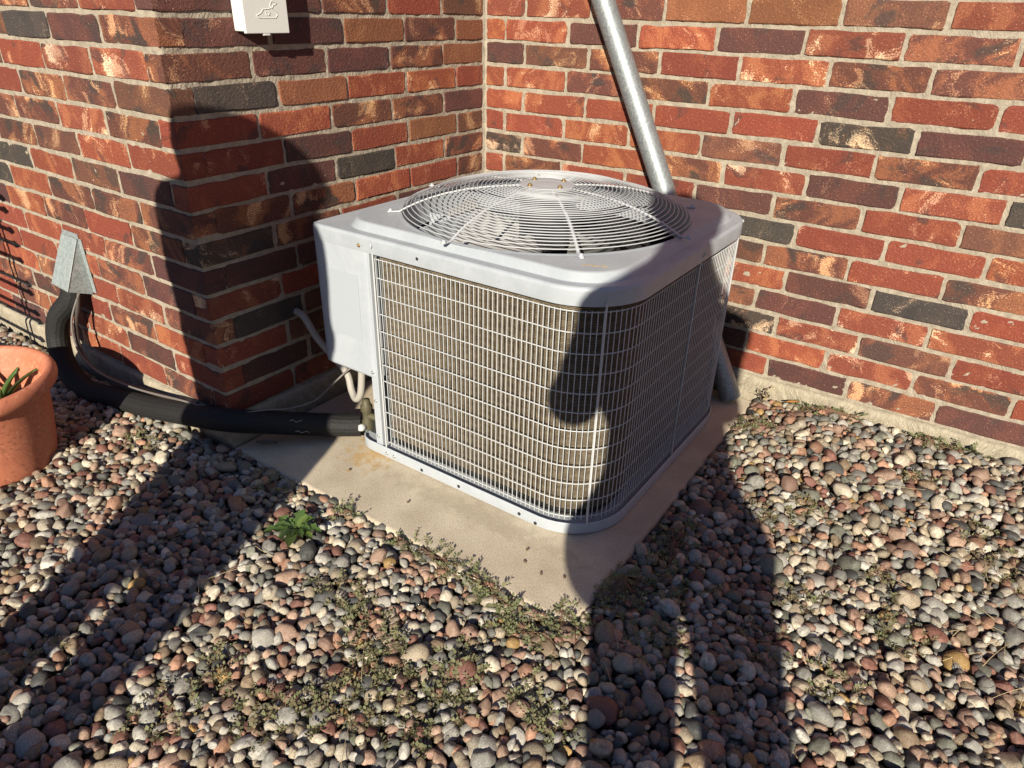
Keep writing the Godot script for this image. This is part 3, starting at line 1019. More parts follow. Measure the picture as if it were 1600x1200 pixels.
	lathe(b, CC, [Vector2(0.0, 0.697), Vector2(0.062, 0.697), Vector2(0.066, 0.690), Vector2(0.066, 0.56), Vector2(0.05, 0.545), Vector2(0.0, 0.545)], 32)
	part.call("motor", b, mat(Color(0.05, 0.05, 0.055), 0.5), fan)
	for k in 4:
		var a0 := TAU * k / 4.0 + 1.15
		b = Mb.new()
		for ir in 9:
			var r := lerpf(0.06, 0.33, ir / 8.0)
			var span := lerpf(0.62, 0.98, ir / 8.0)
			for ia in 9:
				var t := ia / 8.0 - 0.5
				var an := a0 + t * span + 0.25 * (ir / 8.0)
				var y := 0.555 + t * lerpf(0.07, 0.10, ir / 8.0) + 0.02 * t * t
				b.add(CC + Vector3(cos(an) * r, y, sin(an) * r), Vector3.UP)
		for ir in 8:
			for ia in 8:
				var q := ir * 9 + ia
				b.quad(q, q + 1, q + 10, q + 9)
		for q in b.v.size():
			var ir := q / 9
			var ia := q % 9
			var du := b.v[ir * 9 + mini(ia + 1, 8)] - b.v[ir * 9 + maxi(ia - 1, 0)]
			var dv := b.v[mini(ir + 1, 8) * 9 + ia] - b.v[maxi(ir - 1, 0) * 9 + ia]
			var nn := du.cross(dv).normalized()
			b.n[q] = nn if nn.y > 0 else -nn
		part.call("blade", b, M.blade, fan)
	# service valves by the left front corner
	var valve := base("service_valve", Vector3.ZERO, root)
	b = Mb.new()
	var VP := Vector3(0.268, 0, 0.880)
	lathe(b, VP, [Vector2(0.016, 0.060), Vector2(0.017, 0.085), Vector2(0.012, 0.092), Vector2(0.012, 0.112), Vector2(0.0165, 0.115), Vector2(0.0165, 0.132), Vector2(0.012, 0.137), Vector2(0.0105, 0.150), Vector2(0.0, 0.152)], 8)
	tube(b, seg(VP + Vector3(-0.004, 0.100, 0.0), VP + Vector3(0.04, 0.100, -0.01)), 0.010, 8)
	part.call("valve_body", b, M.valve, valve)
	b = Mb.new()
	lathe(b, VP + Vector3(0.0, 0.073, 0.022), [Vector2(0.0, 0.012), Vector2(0.008, 0.011), Vector2(0.0105, 0.004), Vector2(0.0105, -0.008), Vector2(0.0, -0.010)], 12, Basis(Vector3.RIGHT, 1.3))
	part.call("valve_cap", b, M.cap, valve)
	b = Mb.new()
	rbox(b, Transform3D(Basis.IDENTITY, VP + Vector3(0.018, 0.068, -0.004)), Vector3(0.045, 0.075, 0.006), 0.001)
	part.call("valve_bracket", b, M.dark, valve)

# ---------------------------------------------------------------- pipe leaning against the right wall
func pipe() -> void:
	var a := Vector3(0.995, 0.047, 0.062)
	var d := Vector3(0.356, 1.30, 0.062)
	var dir := (d - a).normalized()
	var b := Mb.new()
	var R := 0.0310
	var root := base("steel_pipe", a)
	tag(root, "galvanized steel pipe leaning on the brick wall behind the air conditioner", "pipe")
	var bs := Basis(Quaternion(Vector3.UP, dir))
	lathe(b, Vector3.ZERO, [Vector2(R - 0.003, 0.03), Vector2(R - 0.003, -0.008), Vector2(R - 0.0015, -0.010), Vector2(R, -0.008), Vector2(R, 0.3), Vector2(R, 0.7), Vector2(R, 1.2), Vector2(R, 1.75)], 40, bs)
	put("pipe_tube", b.mesh(), M.galv, root)

# ---------------------------------------------------------------- refrigerant lines, wires, hood
func lines_and_hood() -> void:
	var h := base("vent_hood", Vector3(-0.625, 0.32, ZL))
	tag(h, "galvanized sheet metal hood on the left brick wall over the black line", "hood")
	var b := Mb.new()
	# flange on the wall and a wedge that opens downward (local coordinates)
	var xl := -0.050; var xr := 0.041
	var tl := Vector3(xl, 0.162, 0.006); var tr := Vector3(xr - 0.003, 0.162, 0.006)
	var bl := Vector3(xl - 0.003, 0.030, 0.066); var br := Vector3(xr - 0.004, 0.024, 0.066)
	var wl := Vector3(xl - 0.003, 0.002, 0.003); var wr := Vector3(xr + 0.002, 0.0, 0.003)
	var thick := Vector3(0, 0, -0.0016)
	b.flat(tl, tr, br, bl, (br - tl).cross(tr - bl).normalized() * signf(((br - tl).cross(tr - bl)).z))
	b.flat(tl + thick, tr + thick, br + thick, bl + thick, Vector3(0, -0.4, -1).normalized())
	b.flat(tl, Vector3(xl, 0.162, 0.0015), wl, bl, Vector3.LEFT)
	b.flat(tr, br, wr, Vector3(xr - 0.004, 0.162, 0.0015), Vector3.RIGHT)
	b.flat(tl, tr, Vector3(xr - 0.006, 0.168, 0.001), Vector3(xl, 0.168, 0.001), Vector3(0, 1, 0.3).normalized())
	tube(b, PackedVector3Array([tr + Vector3(0.0005, 0, 0.0006), br + Vector3(0.0005, 0, 0.0006)]), 0.0014, 6)
	tube(b, PackedVector3Array([bl, br]), 0.0012, 6)
	tube(b, PackedVector3Array([br, wr]), 0.0012, 6)
	put("hood_cover", b.mesh(), M.hood, h)
	b = Mb.new()
	rbox(b, Transform3D(Basis(Vector3.BACK, 0.06), Vector3(xr + 0.008, 0.085, 0.002)), Vector3(0.018, 0.158, 0.0022), 0.0006)
	rbox(b, Transform3D(Basis.IDENTITY, Vector3(-0.002, 0.170, 0.0022)), Vector3(0.086, 0.014, 0.0022), 0.0006)
	put("flange", b.mesh(), M.hood, h)
	# black insulated line
	var R := 0.0315
	var l := base("insulated_line", Vector3(-0.35, 0, ZL))
	tag(l, "thick black foam insulated line from the hood along the ground to the air conditioner", "pipe")
	var o := -l.position
	b = Mb.new()
	var pts := [Vector3(-0.626, 0.344, ZL + 0.032), Vector3(-0.638, 0.300, ZL + 0.044), Vector3(-0.682, 0.245, ZL + 0.070), Vector3(-0.698, 0.175, ZL + 0.085), Vector3(-0.668, 0.098, ZL + 0.098), Vector3(-0.575, 0.050, ZL + 0.100), Vector3(-0.44, 0.050, ZL + 0.072), Vector3(-0.30, 0.064, ZL + 0.058), Vector3(-0.155, 0.090, ZL + 0.046), Vector3(0.005, 0.110, ZL + 0.014), Vector3(0.105, 0.088, ZL - 0.088), Vector3(0.185, 0.072, ZL - 0.170), Vector3(0.249, 0.067, ZL - 0.228)]
	var path := smooth_path(pts, 8)
	var opath := PackedVector3Array()
	for p in path: opath.append(p + o)
	tube(b, opath, R, 28)
	put("foam_sleeve", b.mesh(), M.insulation, l)
	# torn pale slivers where the foam seam has split, and the thin grey bands of tape
	for q in [[0.85, 0.75, 5], [0.86, -0.2, 6], [0.145, 0.1, 3]]:
		b = Mb.new()
		var k0 := int(q[0] * (path.size() - 1))
		var pp := PackedVector3Array()
		for s in q[2]:
			var k := mini(k0 + s / 2, path.size() - 2)
			var t := (path[k + 1] - path[k]).normalized()
			var side := t.cross(Vector3.UP).normalized()
			var up := side.cross(t)
			var an: float = q[1] + 0.12 * sin(s * 2.1)
			var n := (side * cos(an) + up * sin(an))
			pp.append(path[k] + (path[k + 1] - path[k]) * (0.5 * (s % 2)) + n * (R + 0.0004) + o)
		tube(b, pp, 0.0008, 5, false, 0.6)
		put("torn_seam", b.mesh(), mat(Color(0.42, 0.40, 0.38), 0.8), l)
	# bare liquid line and thermostat cable lying beside it
	var c := base("thermostat_cable", Vector3(-0.35, 0, ZL))
	tag(c, "thin brown cable hanging from the hood and running behind the black line", "cable")
	b = Mb.new()
	pts = [Vector3(-0.600, 0.35, ZL + 0.03), Vector3(-0.603, 0.29, ZL + 0.045), Vector3(-0.620, 0.22, ZL + 0.060), Vector3(-0.603, 0.150, ZL + 0.070), Vector3(-0.555, 0.105, ZL + 0.066), Vector3(-0.47, 0.094, ZL + 0.056), Vector3(-0.35, 0.098, ZL + 0.044), Vector3(-0.24, 0.106, ZL + 0.034), Vector3(-0.10, 0.128, ZL + 0.025)]
	var cp := PackedVector3Array()
	for p in smooth_path(pts, 7): cp.append(p + o)
	tube(b, cp, 0.0062, 8)
	put("cable_sheath", b.mesh(), M.wire_brown, c)
	c = base("control_wire", Vector3(0.1, 0, 0.9))
	tag(c, "thin grey control wire looping from the black line up under the control box", "wire")
	o = -c.position
	b = Mb.new()
	pts = [Vector3(-0.592, 0.34, ZL + 0.03), Vector3(-0.612, 0.25, ZL + 0.068), Vector3(-0.598, 0.165, ZL + 0.080), Vector3(-0.52, 0.116, ZL + 0.076), Vector3(-0.36, 0.110, ZL + 0.064), Vector3(-0.15, 0.128, ZL + 0.040), Vector3(0.02, 0.134, ZL + 0.006), Vector3(0.075, 0.130, ZL - 0.064), Vector3(0.105, 0.121, ZL - 0.115), Vector3(0.135, 0.130, ZL - 0.175), Vector3(0.165, 0.175, ZL - 0.225), Vector3(0.20, 0.218, ZL - 0.262), Vector3(0.26, 0.27, ZL - 0.31)]
	cp = PackedVector3Array()
	for p in smooth_path(pts, 8): cp.append(p + o)
	tube(b, cp, 0.0030, 7)
	put("wire_sheath", b.mesh(), M.wire_grey, c)
	# electrical whip: out of the brick joint, down behind the box, and up again into its bottom
	c = base("flexible_conduit", Vector3(0.1, 0, 0.8))
	tag(c, "grey flexible conduit from a brick joint looping under the control box", "conduit")
	o = -c.position
	b = Mb.new()
	pts = [Vector3(-0.01, 0.330, 0.862), Vector3(0.03, 0.322, 0.862), Vector3(0.072, 0.270, 0.860), Vector3(0.115, 0.225, 0.850), Vector3(0.175, 0.19, 0.855), Vector3(0.202, 0.152, 0.868), Vector3(0.230, 0.139, 0.880), Vector3(0.250, 0.162, 0.880), Vector3(0.256, 0.215, 0.876), Vector3(0.256, 0.27, 0.872)]
	cp = PackedVector3Array()
	for p in smooth_path(pts, 8): cp.append(p + o)
	tube(b, cp, 0.0098, 12)
	put("conduit_sheath", b.mesh(), M.whip, c)

func box_on_wall() -> void:
	# plastic junction box on the return wall, long side vertical
	var z0 := 0.932; var z1 := 0.814
	var c := base("junction_box", Vector3(0.0, 1.021, (z0 + z1) * 0.5))
	tag(c, "white plastic junction box with a raised bird emblem on the return wall", "junction box")
	var w := z0 - z1
	var H := 0.26
	var b := Mb.new()
	rbox(b, Transform3D(Basis.IDENTITY, Vector3(0.019, H * 0.5 + 0.001, 0.0)), Vector3(0.036, H - 0.002, w - 0.004), 0.003)
	var body := put("box_body", b.mesh(), M.pvc, c)
	b = Mb.new()
	rbox(b, Transform3D(Basis.IDENTITY, Vector3(0.0422, H * 0.5, 0.0)), Vector3(0.0085, H + 0.003, w + 0.002), 0.002)
	var cover := put("cover", b.mesh(), M.pvc, c)
	b = Mb.new()
	rbox(b, Transform3D(Basis.IDENTITY, Vector3(0.0425, -0.0035, 0.004)), Vector3(0.007, 0.004, 0.018), 0.001)
	put("cover_tab", b.mesh(), M.pvc, cover)
	# knock-out rings on the side
	b = Mb.new()
	for r in [0.011, 0.0165]:
		var pp := PackedVector3Array()
		for k in 28: pp.append(Vector3(0.019 + cos(TAU * k / 28.0) * r * 0.62, 0.070 + sin(TAU * k / 28.0) * r * 1.5, w * 0.5 - 0.0022))
		tube(b, pp, 0.0007, 5, true)
	put("knockout_ring", b.mesh(), M.pvc, body)
	# raised swimming bird emblem with a letter row on its body
	b = Mb.new()
	var pp := PackedVector3Array()
	for q in [Vector2(-0.026, 0.0), Vector2(0.020, 0.0), Vector2(0.026, 0.006), Vector2(0.024, 0.013), Vector2(0.012, 0.018), Vector2(0.008, 0.026), Vector2(0.014, 0.034), Vector2(0.021, 0.031), Vector2(0.027, 0.030), Vector2(0.021, 0.026), Vector2(0.016, 0.025), Vector2(0.015, 0.021), Vector2(0.002, 0.018), Vector2(-0.012, 0.017), Vector2(-0.018, 0.010), Vector2(-0.032, 0.004)]:
		pp.append(Vector3(0.0468, 0.030 + q.y, -q.x - 0.004))
	tube(b, pp, 0.0009, 5, true)
	put("emblem", b.mesh(), M.pvc, cover)
	var tm := TextMesh.new()
	var f := SystemFont.new()
	f.font_names = PackedStringArray(["Droid Sans"])
	tm.font = f
	tm.text = "1.2"
	tm.font_size = 16
	tm.pixel_size = 0.00062
	tm.depth = 0.0014
	var ob := put("lettering", tm, M.pvc, cover)
	ob.transform = Transform3D(Basis(Vector3.UP, PI / 2), Vector3(0.0468, 0.0385, -0.003))
	c.rotation.x = 0.0

# ---------------------------------------------------------------- flower pot with an aloe
func pot() -> void:
	var at := Vector3(-0.434, -0.004, 1.535)
	var c := base("flower_pot", at)
	tag(c, "orange terracotta pot with a thick rim at the left edge beside the black line", "flower pot")
	var b := Mb.new()
	var prof := [Vector2(0.0, 0.0), Vector2(0.135, 0.0), Vector2(0.143, 0.004), Vector2(0.148, 0.012), Vector2(0.153, 0.045), Vector2(0.160, 0.09), Vector2(0.167, 0.14), Vector2(0.171, 0.19), Vector2(0.173, 0.218), Vector2(0.176, 0.222), Vector2(0.190, 0.223), Vector2(0.198, 0.229), Vector2(0.202, 0.240), Vector2(0.202, 0.250), Vector2(0.199, 0.259), Vector2(0.193, 0.265), Vector2(0.184, 0.265), Vector2(0.178, 0.258), Vector2(0.173, 0.24), Vector2(0.169, 0.205), Vector2(0.163, 0.203), Vector2(0.160, 0.198), Vector2(0.155, 0.16), Vector2(0.150, 0.125)]
	lathe(b, Vector3.ZERO, prof, 72)
	put("pot_shell", b.mesh(), M.terracotta, c)
	b = Mb.new()
	var n := noise(601, 30.0, 3)
	for k in 7:
		for s in 48:
			var r := 0.153 * k / 6.0
			var an := TAU * s / 48.0
			var p := Vector3(cos(an) * r, 0.0, sin(an) * r)
			p.y = 0.132 + 0.012 * n.get_noise_2d(p.x, p.z)
			b.add(p, Vector3.UP)
	for k in 6:
		for s in 48: b.quad(k * 48 + s, k * 48 + (s + 1) % 48, (k + 1) * 48 + (s + 1) % 48, (k + 1) * 48 + s)
	put("soil", b.mesh(), M.soil, c)
	var a := base("aloe_plant", at + Vector3(-0.050, 0.128, -0.075))
	tag(a, "small green aloe with pointed curving leaves growing inside the terracotta pot", "potted plant")
	for q in [[0.55, 0.150, 0.62, 0], [1.15, 0.150, 0.95, 1], [-0.1, 0.115, 0.75, 0], [1.9, 0.12, 0.8, 0], [2.7, 0.13, 0.8, 1], [3.6, 0.14, 0.7, 0], [4.6, 0.12, 0.85, 1], [-1.2, 0.10, 0.5, 0], [0.75, 0.105, 1.1, 1]]:
		b = Mb.new()
		var dir := Vector3(cos(q[0]), 0, -sin(q[0]))
		var side := dir.cross(Vector3.UP)
		var prev := []
		for k in 11:
			var t := k / 10.0
			var p: Vector3 = dir * q[1] * (q[2] * t * (0.7 + 0.5 * t)) * 0.8 + Vector3.UP * q[1] * (t - 0.30 * q[2] * t * t)
			var w: float = 0.0125 * (1.0 - pow(t, 1.6)) * (0.75 + 0.6 * t) + 0.0004
			var row := []
			for s in [[-1.0, 0.35], [-0.5, -0.05], [0.0, -0.18], [0.5, -0.05], [1.0, 0.35], [0.5, -0.42], [0.0, -0.62], [-0.5, -0.42]]:
				var nn: Vector3 = (side * s[0] + (Vector3.UP * 0.4 - dir) * (-1.0 if s[1] < -0.3 else 1.0)).normalized()
				row.append(b.add(p + side * s[0] * w + (Vector3.UP * 0.5 - dir).normalized() * s[1] * w, nn, Vector2(s[0], t)))
			if k > 0:
				for s in 8: b.quad(prev[s], prev[(s + 1) % 8], row[(s + 1) % 8], row[s])
			prev = row
		put("leaf", b.mesh(), M.leaf if q[3] == 0 else M.leaf_pale, a)

# ---------------------------------------------------------------- river pebbles
func pebble_mesh(sd: int, bumpy: float, angular: float) -> ArrayMesh:
	var sp := SphereMesh.new()
	sp.radius = 1.0; sp.height = 2.0; sp.radial_segments = 20; sp.rings = 11
	var ar := sp.get_mesh_arrays()
	var vs: PackedVector3Array = ar[Mesh.ARRAY_VERTEX]
	var n := noise(sd, 0.55, 2)
	var q := RandomNumberGenerator.new()
	q.seed = sd
	var cuts := []
	for k in int(angular): cuts.append([Vector3(q.randfn(), q.randfn(), q.randfn()).normalized(), q.randf_range(0.66, 0.86)])
	for k in vs.size():
		var d := vs[k].normalized()
		var p := d * (1.0 + bumpy * n.get_noise_3dv(d * 1.6))
		for c in cuts:
			var over: float = p.dot(c[0]) - c[1]
			if over > 0: p -= c[0] * over * 0.86
		vs[k] = p
	var b := SurfaceTool.new()
	b.begin(Mesh.PRIMITIVE_TRIANGLES)
	var idx: PackedInt32Array = ar[Mesh.ARRAY_INDEX]
	# weld the seam by position so that the normals run through
	var key := {}
	var remap := PackedInt32Array()
	var uniq := PackedVector3Array()
	for k in vs.size():
		var h := "%d_%d_%d" % [roundi(vs[k].x * 2000), roundi(vs[k].y * 2000), roundi(vs[k].z * 2000)]
		if not key.has(h):
			key[h] = uniq.size(); uniq.append(vs[k])
		remap.append(key[h])
	b.set_smooth_group(0)
	for p in uniq: b.add_vertex(p)
	for k in range(0, idx.size(), 3):
		var a := remap[idx[k]]; var c := remap[idx[k + 1]]; var d := remap[idx[k + 2]]
		if a != c and c != d and a != d:
			b.add_index(a); b.add_index(c); b.add_index(d)
	b.generate_normals()
	return b.commit()

var peb_h: PackedFloat32Array
const PX0 := -1.75
const PZ0 := 0.0
const PC := 0.006
const PW := 720
const PH := 450
func peb_at(x: float, z: float) -> float:
	var ix := int((x - PX0) / PC)
	var iz := int((z - PZ0) / PC)
	if ix < 0 or iz < 0 or ix >= PW or iz >= PH: return bed_height(x, z)
	return peb_h[iz * PW + ix]

func pebbles() -> void:
	var q := RandomNumberGenerator.new()
	q.seed = 777
	peb_h.resize(PW * PH)
	var gn := noise(701, 2.2, 3)
	for iz in PH:
		for ix in PW:
			var x := PX0 + ix * PC
			var z := PZ0 + iz * PC
			peb_h[iz * PW + ix] = bed_height(x, z) + 0.008 * gn.get_noise_2d(x, z)
	# [linear colour, weight]
	var pal := [
		[Color(0.34, 0.33, 0.30), 15], [Color(0.53, 0.51, 0.46), 17], [Color(0.47, 0.395, 0.29), 15], [Color(0.66, 0.59, 0.47), 15],
		[Color(0.50, 0.335, 0.25), 14], [Color(0.48, 0.27, 0.18), 8], [Color(0.27, 0.125, 0.095), 8], [Color(0.105, 0.108, 0.105), 7],
		[Color(0.23, 0.235, 0.19), 10], [Color(0.30, 0.22, 0.145), 8], [Color(0.48, 0.31, 0.12), 1], [Color(0.36, 0.225, 0.17), 6],
	]
	var wsum := 0
	for p in pal: wsum += p[1]
	var mats := []
	var tex := [grain(711, Color(0.66, 0.65, 0.63), Color(1.0, 1.0, 1.0), 0.045, 0.16, 0.45, 256), grain(713, Color(0.52, 0.51, 0.50), Color(1.0, 1.0, 1.0), 0.13, 0.32, 1.0, 256)]
	for p in pal:
		for k in 2:
			var m := mat(p[0], 0.68)
			m.albedo_texture = tex[k]
			m.heightmap_enabled = true; m.heightmap_texture = M.grain; m.heightmap_scale = 0.035
			mats.append(triplanar(m, 11.0 if k == 0 else 16.0))
	var shapes := [pebble_mesh(1, 0.16, 0), pebble_mesh(2, 0.24, 0), pebble_mesh(3, 0.20, 3), pebble_mesh(4, 0.22, 7), pebble_mesh(5, 0.18, 4)]
	var all := []
	var tries := 0
	while all.size() < 15000 and tries < 120000:
		tries += 1
		var a := clampf(exp(q.randfn(-4.23, 0.31)), 0.008, 0.030)
		if q.randf() < 0.10: a *= 0.62
		var bb := a * q.randf_range(0.60, 0.95)
		var cc := minf(bb, a * q.randf_range(0.48, 0.80))
		var best := Vector2.ZERO
		var low := 1e9
		for c in 5:
			var x := q.randf_range(PX0 + 0.04, PX0 + PW * PC - 0.04)
			var z := q.randf_range(0.03, PH * PC - 0.04)
			if x < 0.03 and z < ZL + 0.035: continue
			var mg := a * 0.62
			if x < 1.062 + mg and z < 1.122 + mg: continue
			if x > 1.0 and z < 0.018 + mg: continue
			if x < 0.0 and z < ZL + 0.018 + mg: continue
			if Vector2(x + 0.434, z - 1.535).length() < 0.150 + mg: continue
			if not in_view(Vector3(x, 0.0, z), 0.13): continue
			var hh := peb_at(x, z)
			if hh < low: low = hh; best = Vector2(x, z)
		if low > 1e8: continue
		var yaw := q.randf() * TAU
		var cy := cos(yaw)
		var sy := sin(yaw)
		# slope of what lies beneath
		var e := bb * 0.8
		var gx := (peb_at(best.x + e, best.y) - peb_at(best.x - e, best.y)) / (2.0 * e)
		var gz := (peb_at(best.x, best.y + e) - peb_at(best.x, best.y - e)) / (2.0 * e)
		var up := Vector3(-gx * 0.75 + q.randfn() * 0.26, 1.0, -gz * 0.75 + q.randfn() * 0.26)
		var tl := Vector2(up.x, up.z)
		if tl.length() > 0.95: tl = tl.normalized() * 0.95
		up = Vector3(tl.x, 1, tl.y).normalized()
		var n := int(ceil(a / PC))
		var ix0 := int((best.x - PX0) / PC)
		var iz0 := int((best.y - PZ0) / PC)
		var y := -1e9
		var sum := 0.0
		var cnt := 0
		var slx := -up.x / up.y
		var slz := -up.z / up.y
		for dz in range(-n, n + 1):
			var iz := iz0 + dz
			if iz < 0 or iz >= PH: continue
			for dx in range(-n, n + 1):
				var ix := ix0 + dx
				if ix < 0 or ix >= PW: continue
				var lx := dx * PC
				var lz := dz * PC
				var u := (lx * cy + lz * sy) / a
				var v := (-lx * sy + lz * cy) / bb
				var r2 := u * u + v * v
				if r2 < 0.80:
					var need := peb_h[iz * PW + ix] + cc * sqrt(1.0 - r2) - (lx * slx + lz * slz)
					if need > y: y = need
					sum += peb_h[iz * PW + ix]; cnt += 1
		if cnt == 0: continue
		y = lerpf(y, sum / cnt + cc, 0.42)
		if y > bed_height(best.x, best.y) + 0.062: continue
		for dz in range(-n, n + 1):
			var iz := iz0 + dz
			if iz < 0 or iz >= PH: continue
			for dx in range(-n, n + 1):
				var ix := ix0 + dx
				if ix < 0 or ix >= PW: continue
				var lx := dx * PC
				var lz := dz * PC
				var u := (lx * cy + lz * sy) / a
				var v := (-lx * sy + lz * cy) / bb
				var r2 := u * u + v * v
				if r2 < 1.0:
					var t := y + cc * sqrt(1.0 - r2) + lx * slx + lz * slz
					if t > peb_h[iz * PW + ix]: peb_h[iz * PW + ix] = t
		var ax := Vector3(cy, 0, sy)
		ax = (ax - up * ax.dot(up)).normalized()
		var az := ax.cross(up)
		var rot := Basis.from_euler(Vector3(q.randf() * TAU, q.randf() * TAU, q.randf() * TAU))
		var bs := Basis(ax * a, up * cc, az * bb) * rot
		var pk := q.randi() % wsum
		var ci := 0
		while pk >= pal[ci][1]:
			pk -= pal[ci][1]
			ci += 1
		var pos := Vector3(best.x, y, best.y)
		var dist := pos.distance_to(CAM)
		var size := a * bb / (dist * dist) if in_view(pos, -0.01) else 0.0
		var shp := q.randi() % 2
		if ci in [4, 5, 6, 11] and q.randf() < 0.8: shp = 2 + q.randi() % 3
		elif q.randf() < 0.32: shp = 2 + q.randi() % 3
		all.append([size, Transform3D(bs, pos), ci, shp, 1 if q.randf() < 0.55 else 0, q.randf_range(0.66, 1.25)])
	# the bed goes on past the picture's edges: one loose layer, laid on a jittered grid
	for gz in 108:
		for gx in 200:
			var x := -1.75 + gx * 0.026 + q.randf_range(-0.010, 0.010)
			var z := 0.03 + gz * 0.026 + q.randf_range(-0.010, 0.010)
			if in_view(Vector3(x, 0.0, z), 0.12) or (x < 0.03 and z < ZL + 0.03) or (x < 1.09 and z < 1.16): continue
			if Vector2(x + 0.434, z - 1.535).length() < 0.17: continue
			var a := q.randf_range(0.013, 0.022)
			var up := Vector3(q.randfn() * 0.2, 1, q.randfn() * 0.2).normalized()
			var yaw := q.randf() * TAU
			var ax := Vector3(cos(yaw), 0, sin(yaw))
			ax = (ax - up * ax.dot(up)).normalized()
			var bs := Basis(ax * a, up * a * q.randf_range(0.5, 0.75), ax.cross(up) * a * q.randf_range(0.65, 0.95)) * Basis.from_euler(Vector3(q.randf() * TAU, q.randf() * TAU, q.randf() * TAU))
			var pk := q.randi() % wsum
			var ci := 0
			while pk >= pal[ci][1]:
				pk -= pal[ci][1]
				ci += 1
			all.append([0.0, Transform3D(bs, Vector3(x, bed_height(x, z) + 0.016 + q.randf_range(0.0, 0.012), z)), ci, q.randi() % 5, q.randi() % 2, q.randf_range(0.66, 1.25)])
	# those that lie buried show little: rank the rest by size in the picture
	for p in all:
		var o: Vector3 = p[1].origin
		if peb_at(o.x, o.z) > o.y + 0.016: p[0] *= 0.1
	all.sort_custom(func(a, b): return a[0] > b[0])
	print("pebbles: ", all.size(), " tries ", tries)
	var bed := base("pebble_bed")
	tag(bed, "bed of rounded river pebbles in grey, tan, pink and red round the pad", "", "", "structure")
	for k in 300:
		var p: Array = all[k]
		var o := put("pebble", shapes[p[3]], mats[p[2] * 2 + p[4]], bed)
		o.transform = p[1]
	var lots := {}
	for k in range(300, all.size()):
		var id: int = all[k][3] * 2 + all[k][4]
		if not lots.has(id): lots[id] = []
		lots[id].append(all[k])
	var mass := base("pebbles", Vector3.ZERO, bed)
	mass.set_meta("kind", "stuff")
	for id in lots:
		var mm := MultiMesh.new()
		mm.transform_format = MultiMesh.TRANSFORM_3D
		mm.use_colors = true
		mm.mesh = shapes[id / 2]
		mm.instance_count = lots[id].size()
		for k in lots[id].size():
			var p: Array = lots[id][k]
			mm.set_instance_transform(k, p[1])
			var c: Color = pal[p[2]][0]
			mm.set_instance_color(k, Color(c.r * p[5], c.g * p[5], c.b * p[5]))
		var o := MultiMeshInstance3D.new()
		o.name = "pebbles"
		o.multimesh = mm
		var m := mat(Color.WHITE, 0.68)
		m.vertex_color_use_as_albedo = true
		m.albedo_texture = tex[id % 2]
		m.heightmap_enabled = true; m.heightmap_texture = M.grain; m.heightmap_scale = 0.035
		o.material_override = triplanar(m, 11.0 if id % 2 == 0 else 16.0)
		o.set_meta("kind", "stuff")
		mass.add_child(o, true)

# ---------------------------------------------------------------- weeds
func sprig(b: Mb, at: Vector3, dir: Vector3, length: float, q: RandomNumberGenerator, dry: float) -> void:
	# a creeping stem with pairs of small oval leaves
	var side := dir.cross(Vector3.UP).normalized()
	var p := at
	var d := dir
	var n := int(length / 0.0068)
	for k in n:
		var t := float(k) / n
		d = (d + Vector3(q.randfn() * 0.12, 0.05 - 0.10 * t + q.randfn() * 0.06, q.randfn() * 0.12)).normalized()
		var p2 := p + d * 0.0068
		b.col = Color(0.20, 0.12, 0.07)
		var nn := d.cross(side).normalized()
		b.quad(b.add(p - side * 0.0005, nn), b.add(p + side * 0.0005, nn), b.add(p2 + side * 0.0005, nn), b.add(p2 - side * 0.0005, nn))
		for s in [-1.0, 1.0]:
			var ld: Vector3 = (side * s * q.randf_range(0.6, 1.1) + d * q.randf_range(0.2, 0.7) + Vector3.UP * q.randf_range(0.0, 0.9)).normalized()
			var l := q.randf_range(0.0065, 0.0125) * (1.0 - 0.4 * t)
			var w := l * q.randf_range(0.30, 0.44)
			var ls := ld.cross(Vector3(q.randfn() * 0.3, 1, q.randfn() * 0.3)).normalized()
			var ln := ls.cross(ld).normalized()
			if ln.y < 0: ln = -ln
			ln = (ln + Vector3.UP * 0.5).normalized()
			var c := Color(0.105, 0.130, 0.055).lerp(Color(0.20, 0.215, 0.105), q.randf()).lerp(Color(0.20, 0.135, 0.085), dry * q.randf())
			b.col = c
			var a0 := b.add(p2, ln)
			var a1 := b.add(p2 + ld * l * 0.45 + ls * w + ln * 0.0006, ln)
			var a2 := b.add(p2 + ld * l, ln)
			var a3 := b.add(p2 + ld * l * 0.45 - ls * w + ln * 0.0006, ln)
			b.quad(a0, a1, a2, a3)
		side = d.cross(Vector3.UP).normalized()
		p = p2

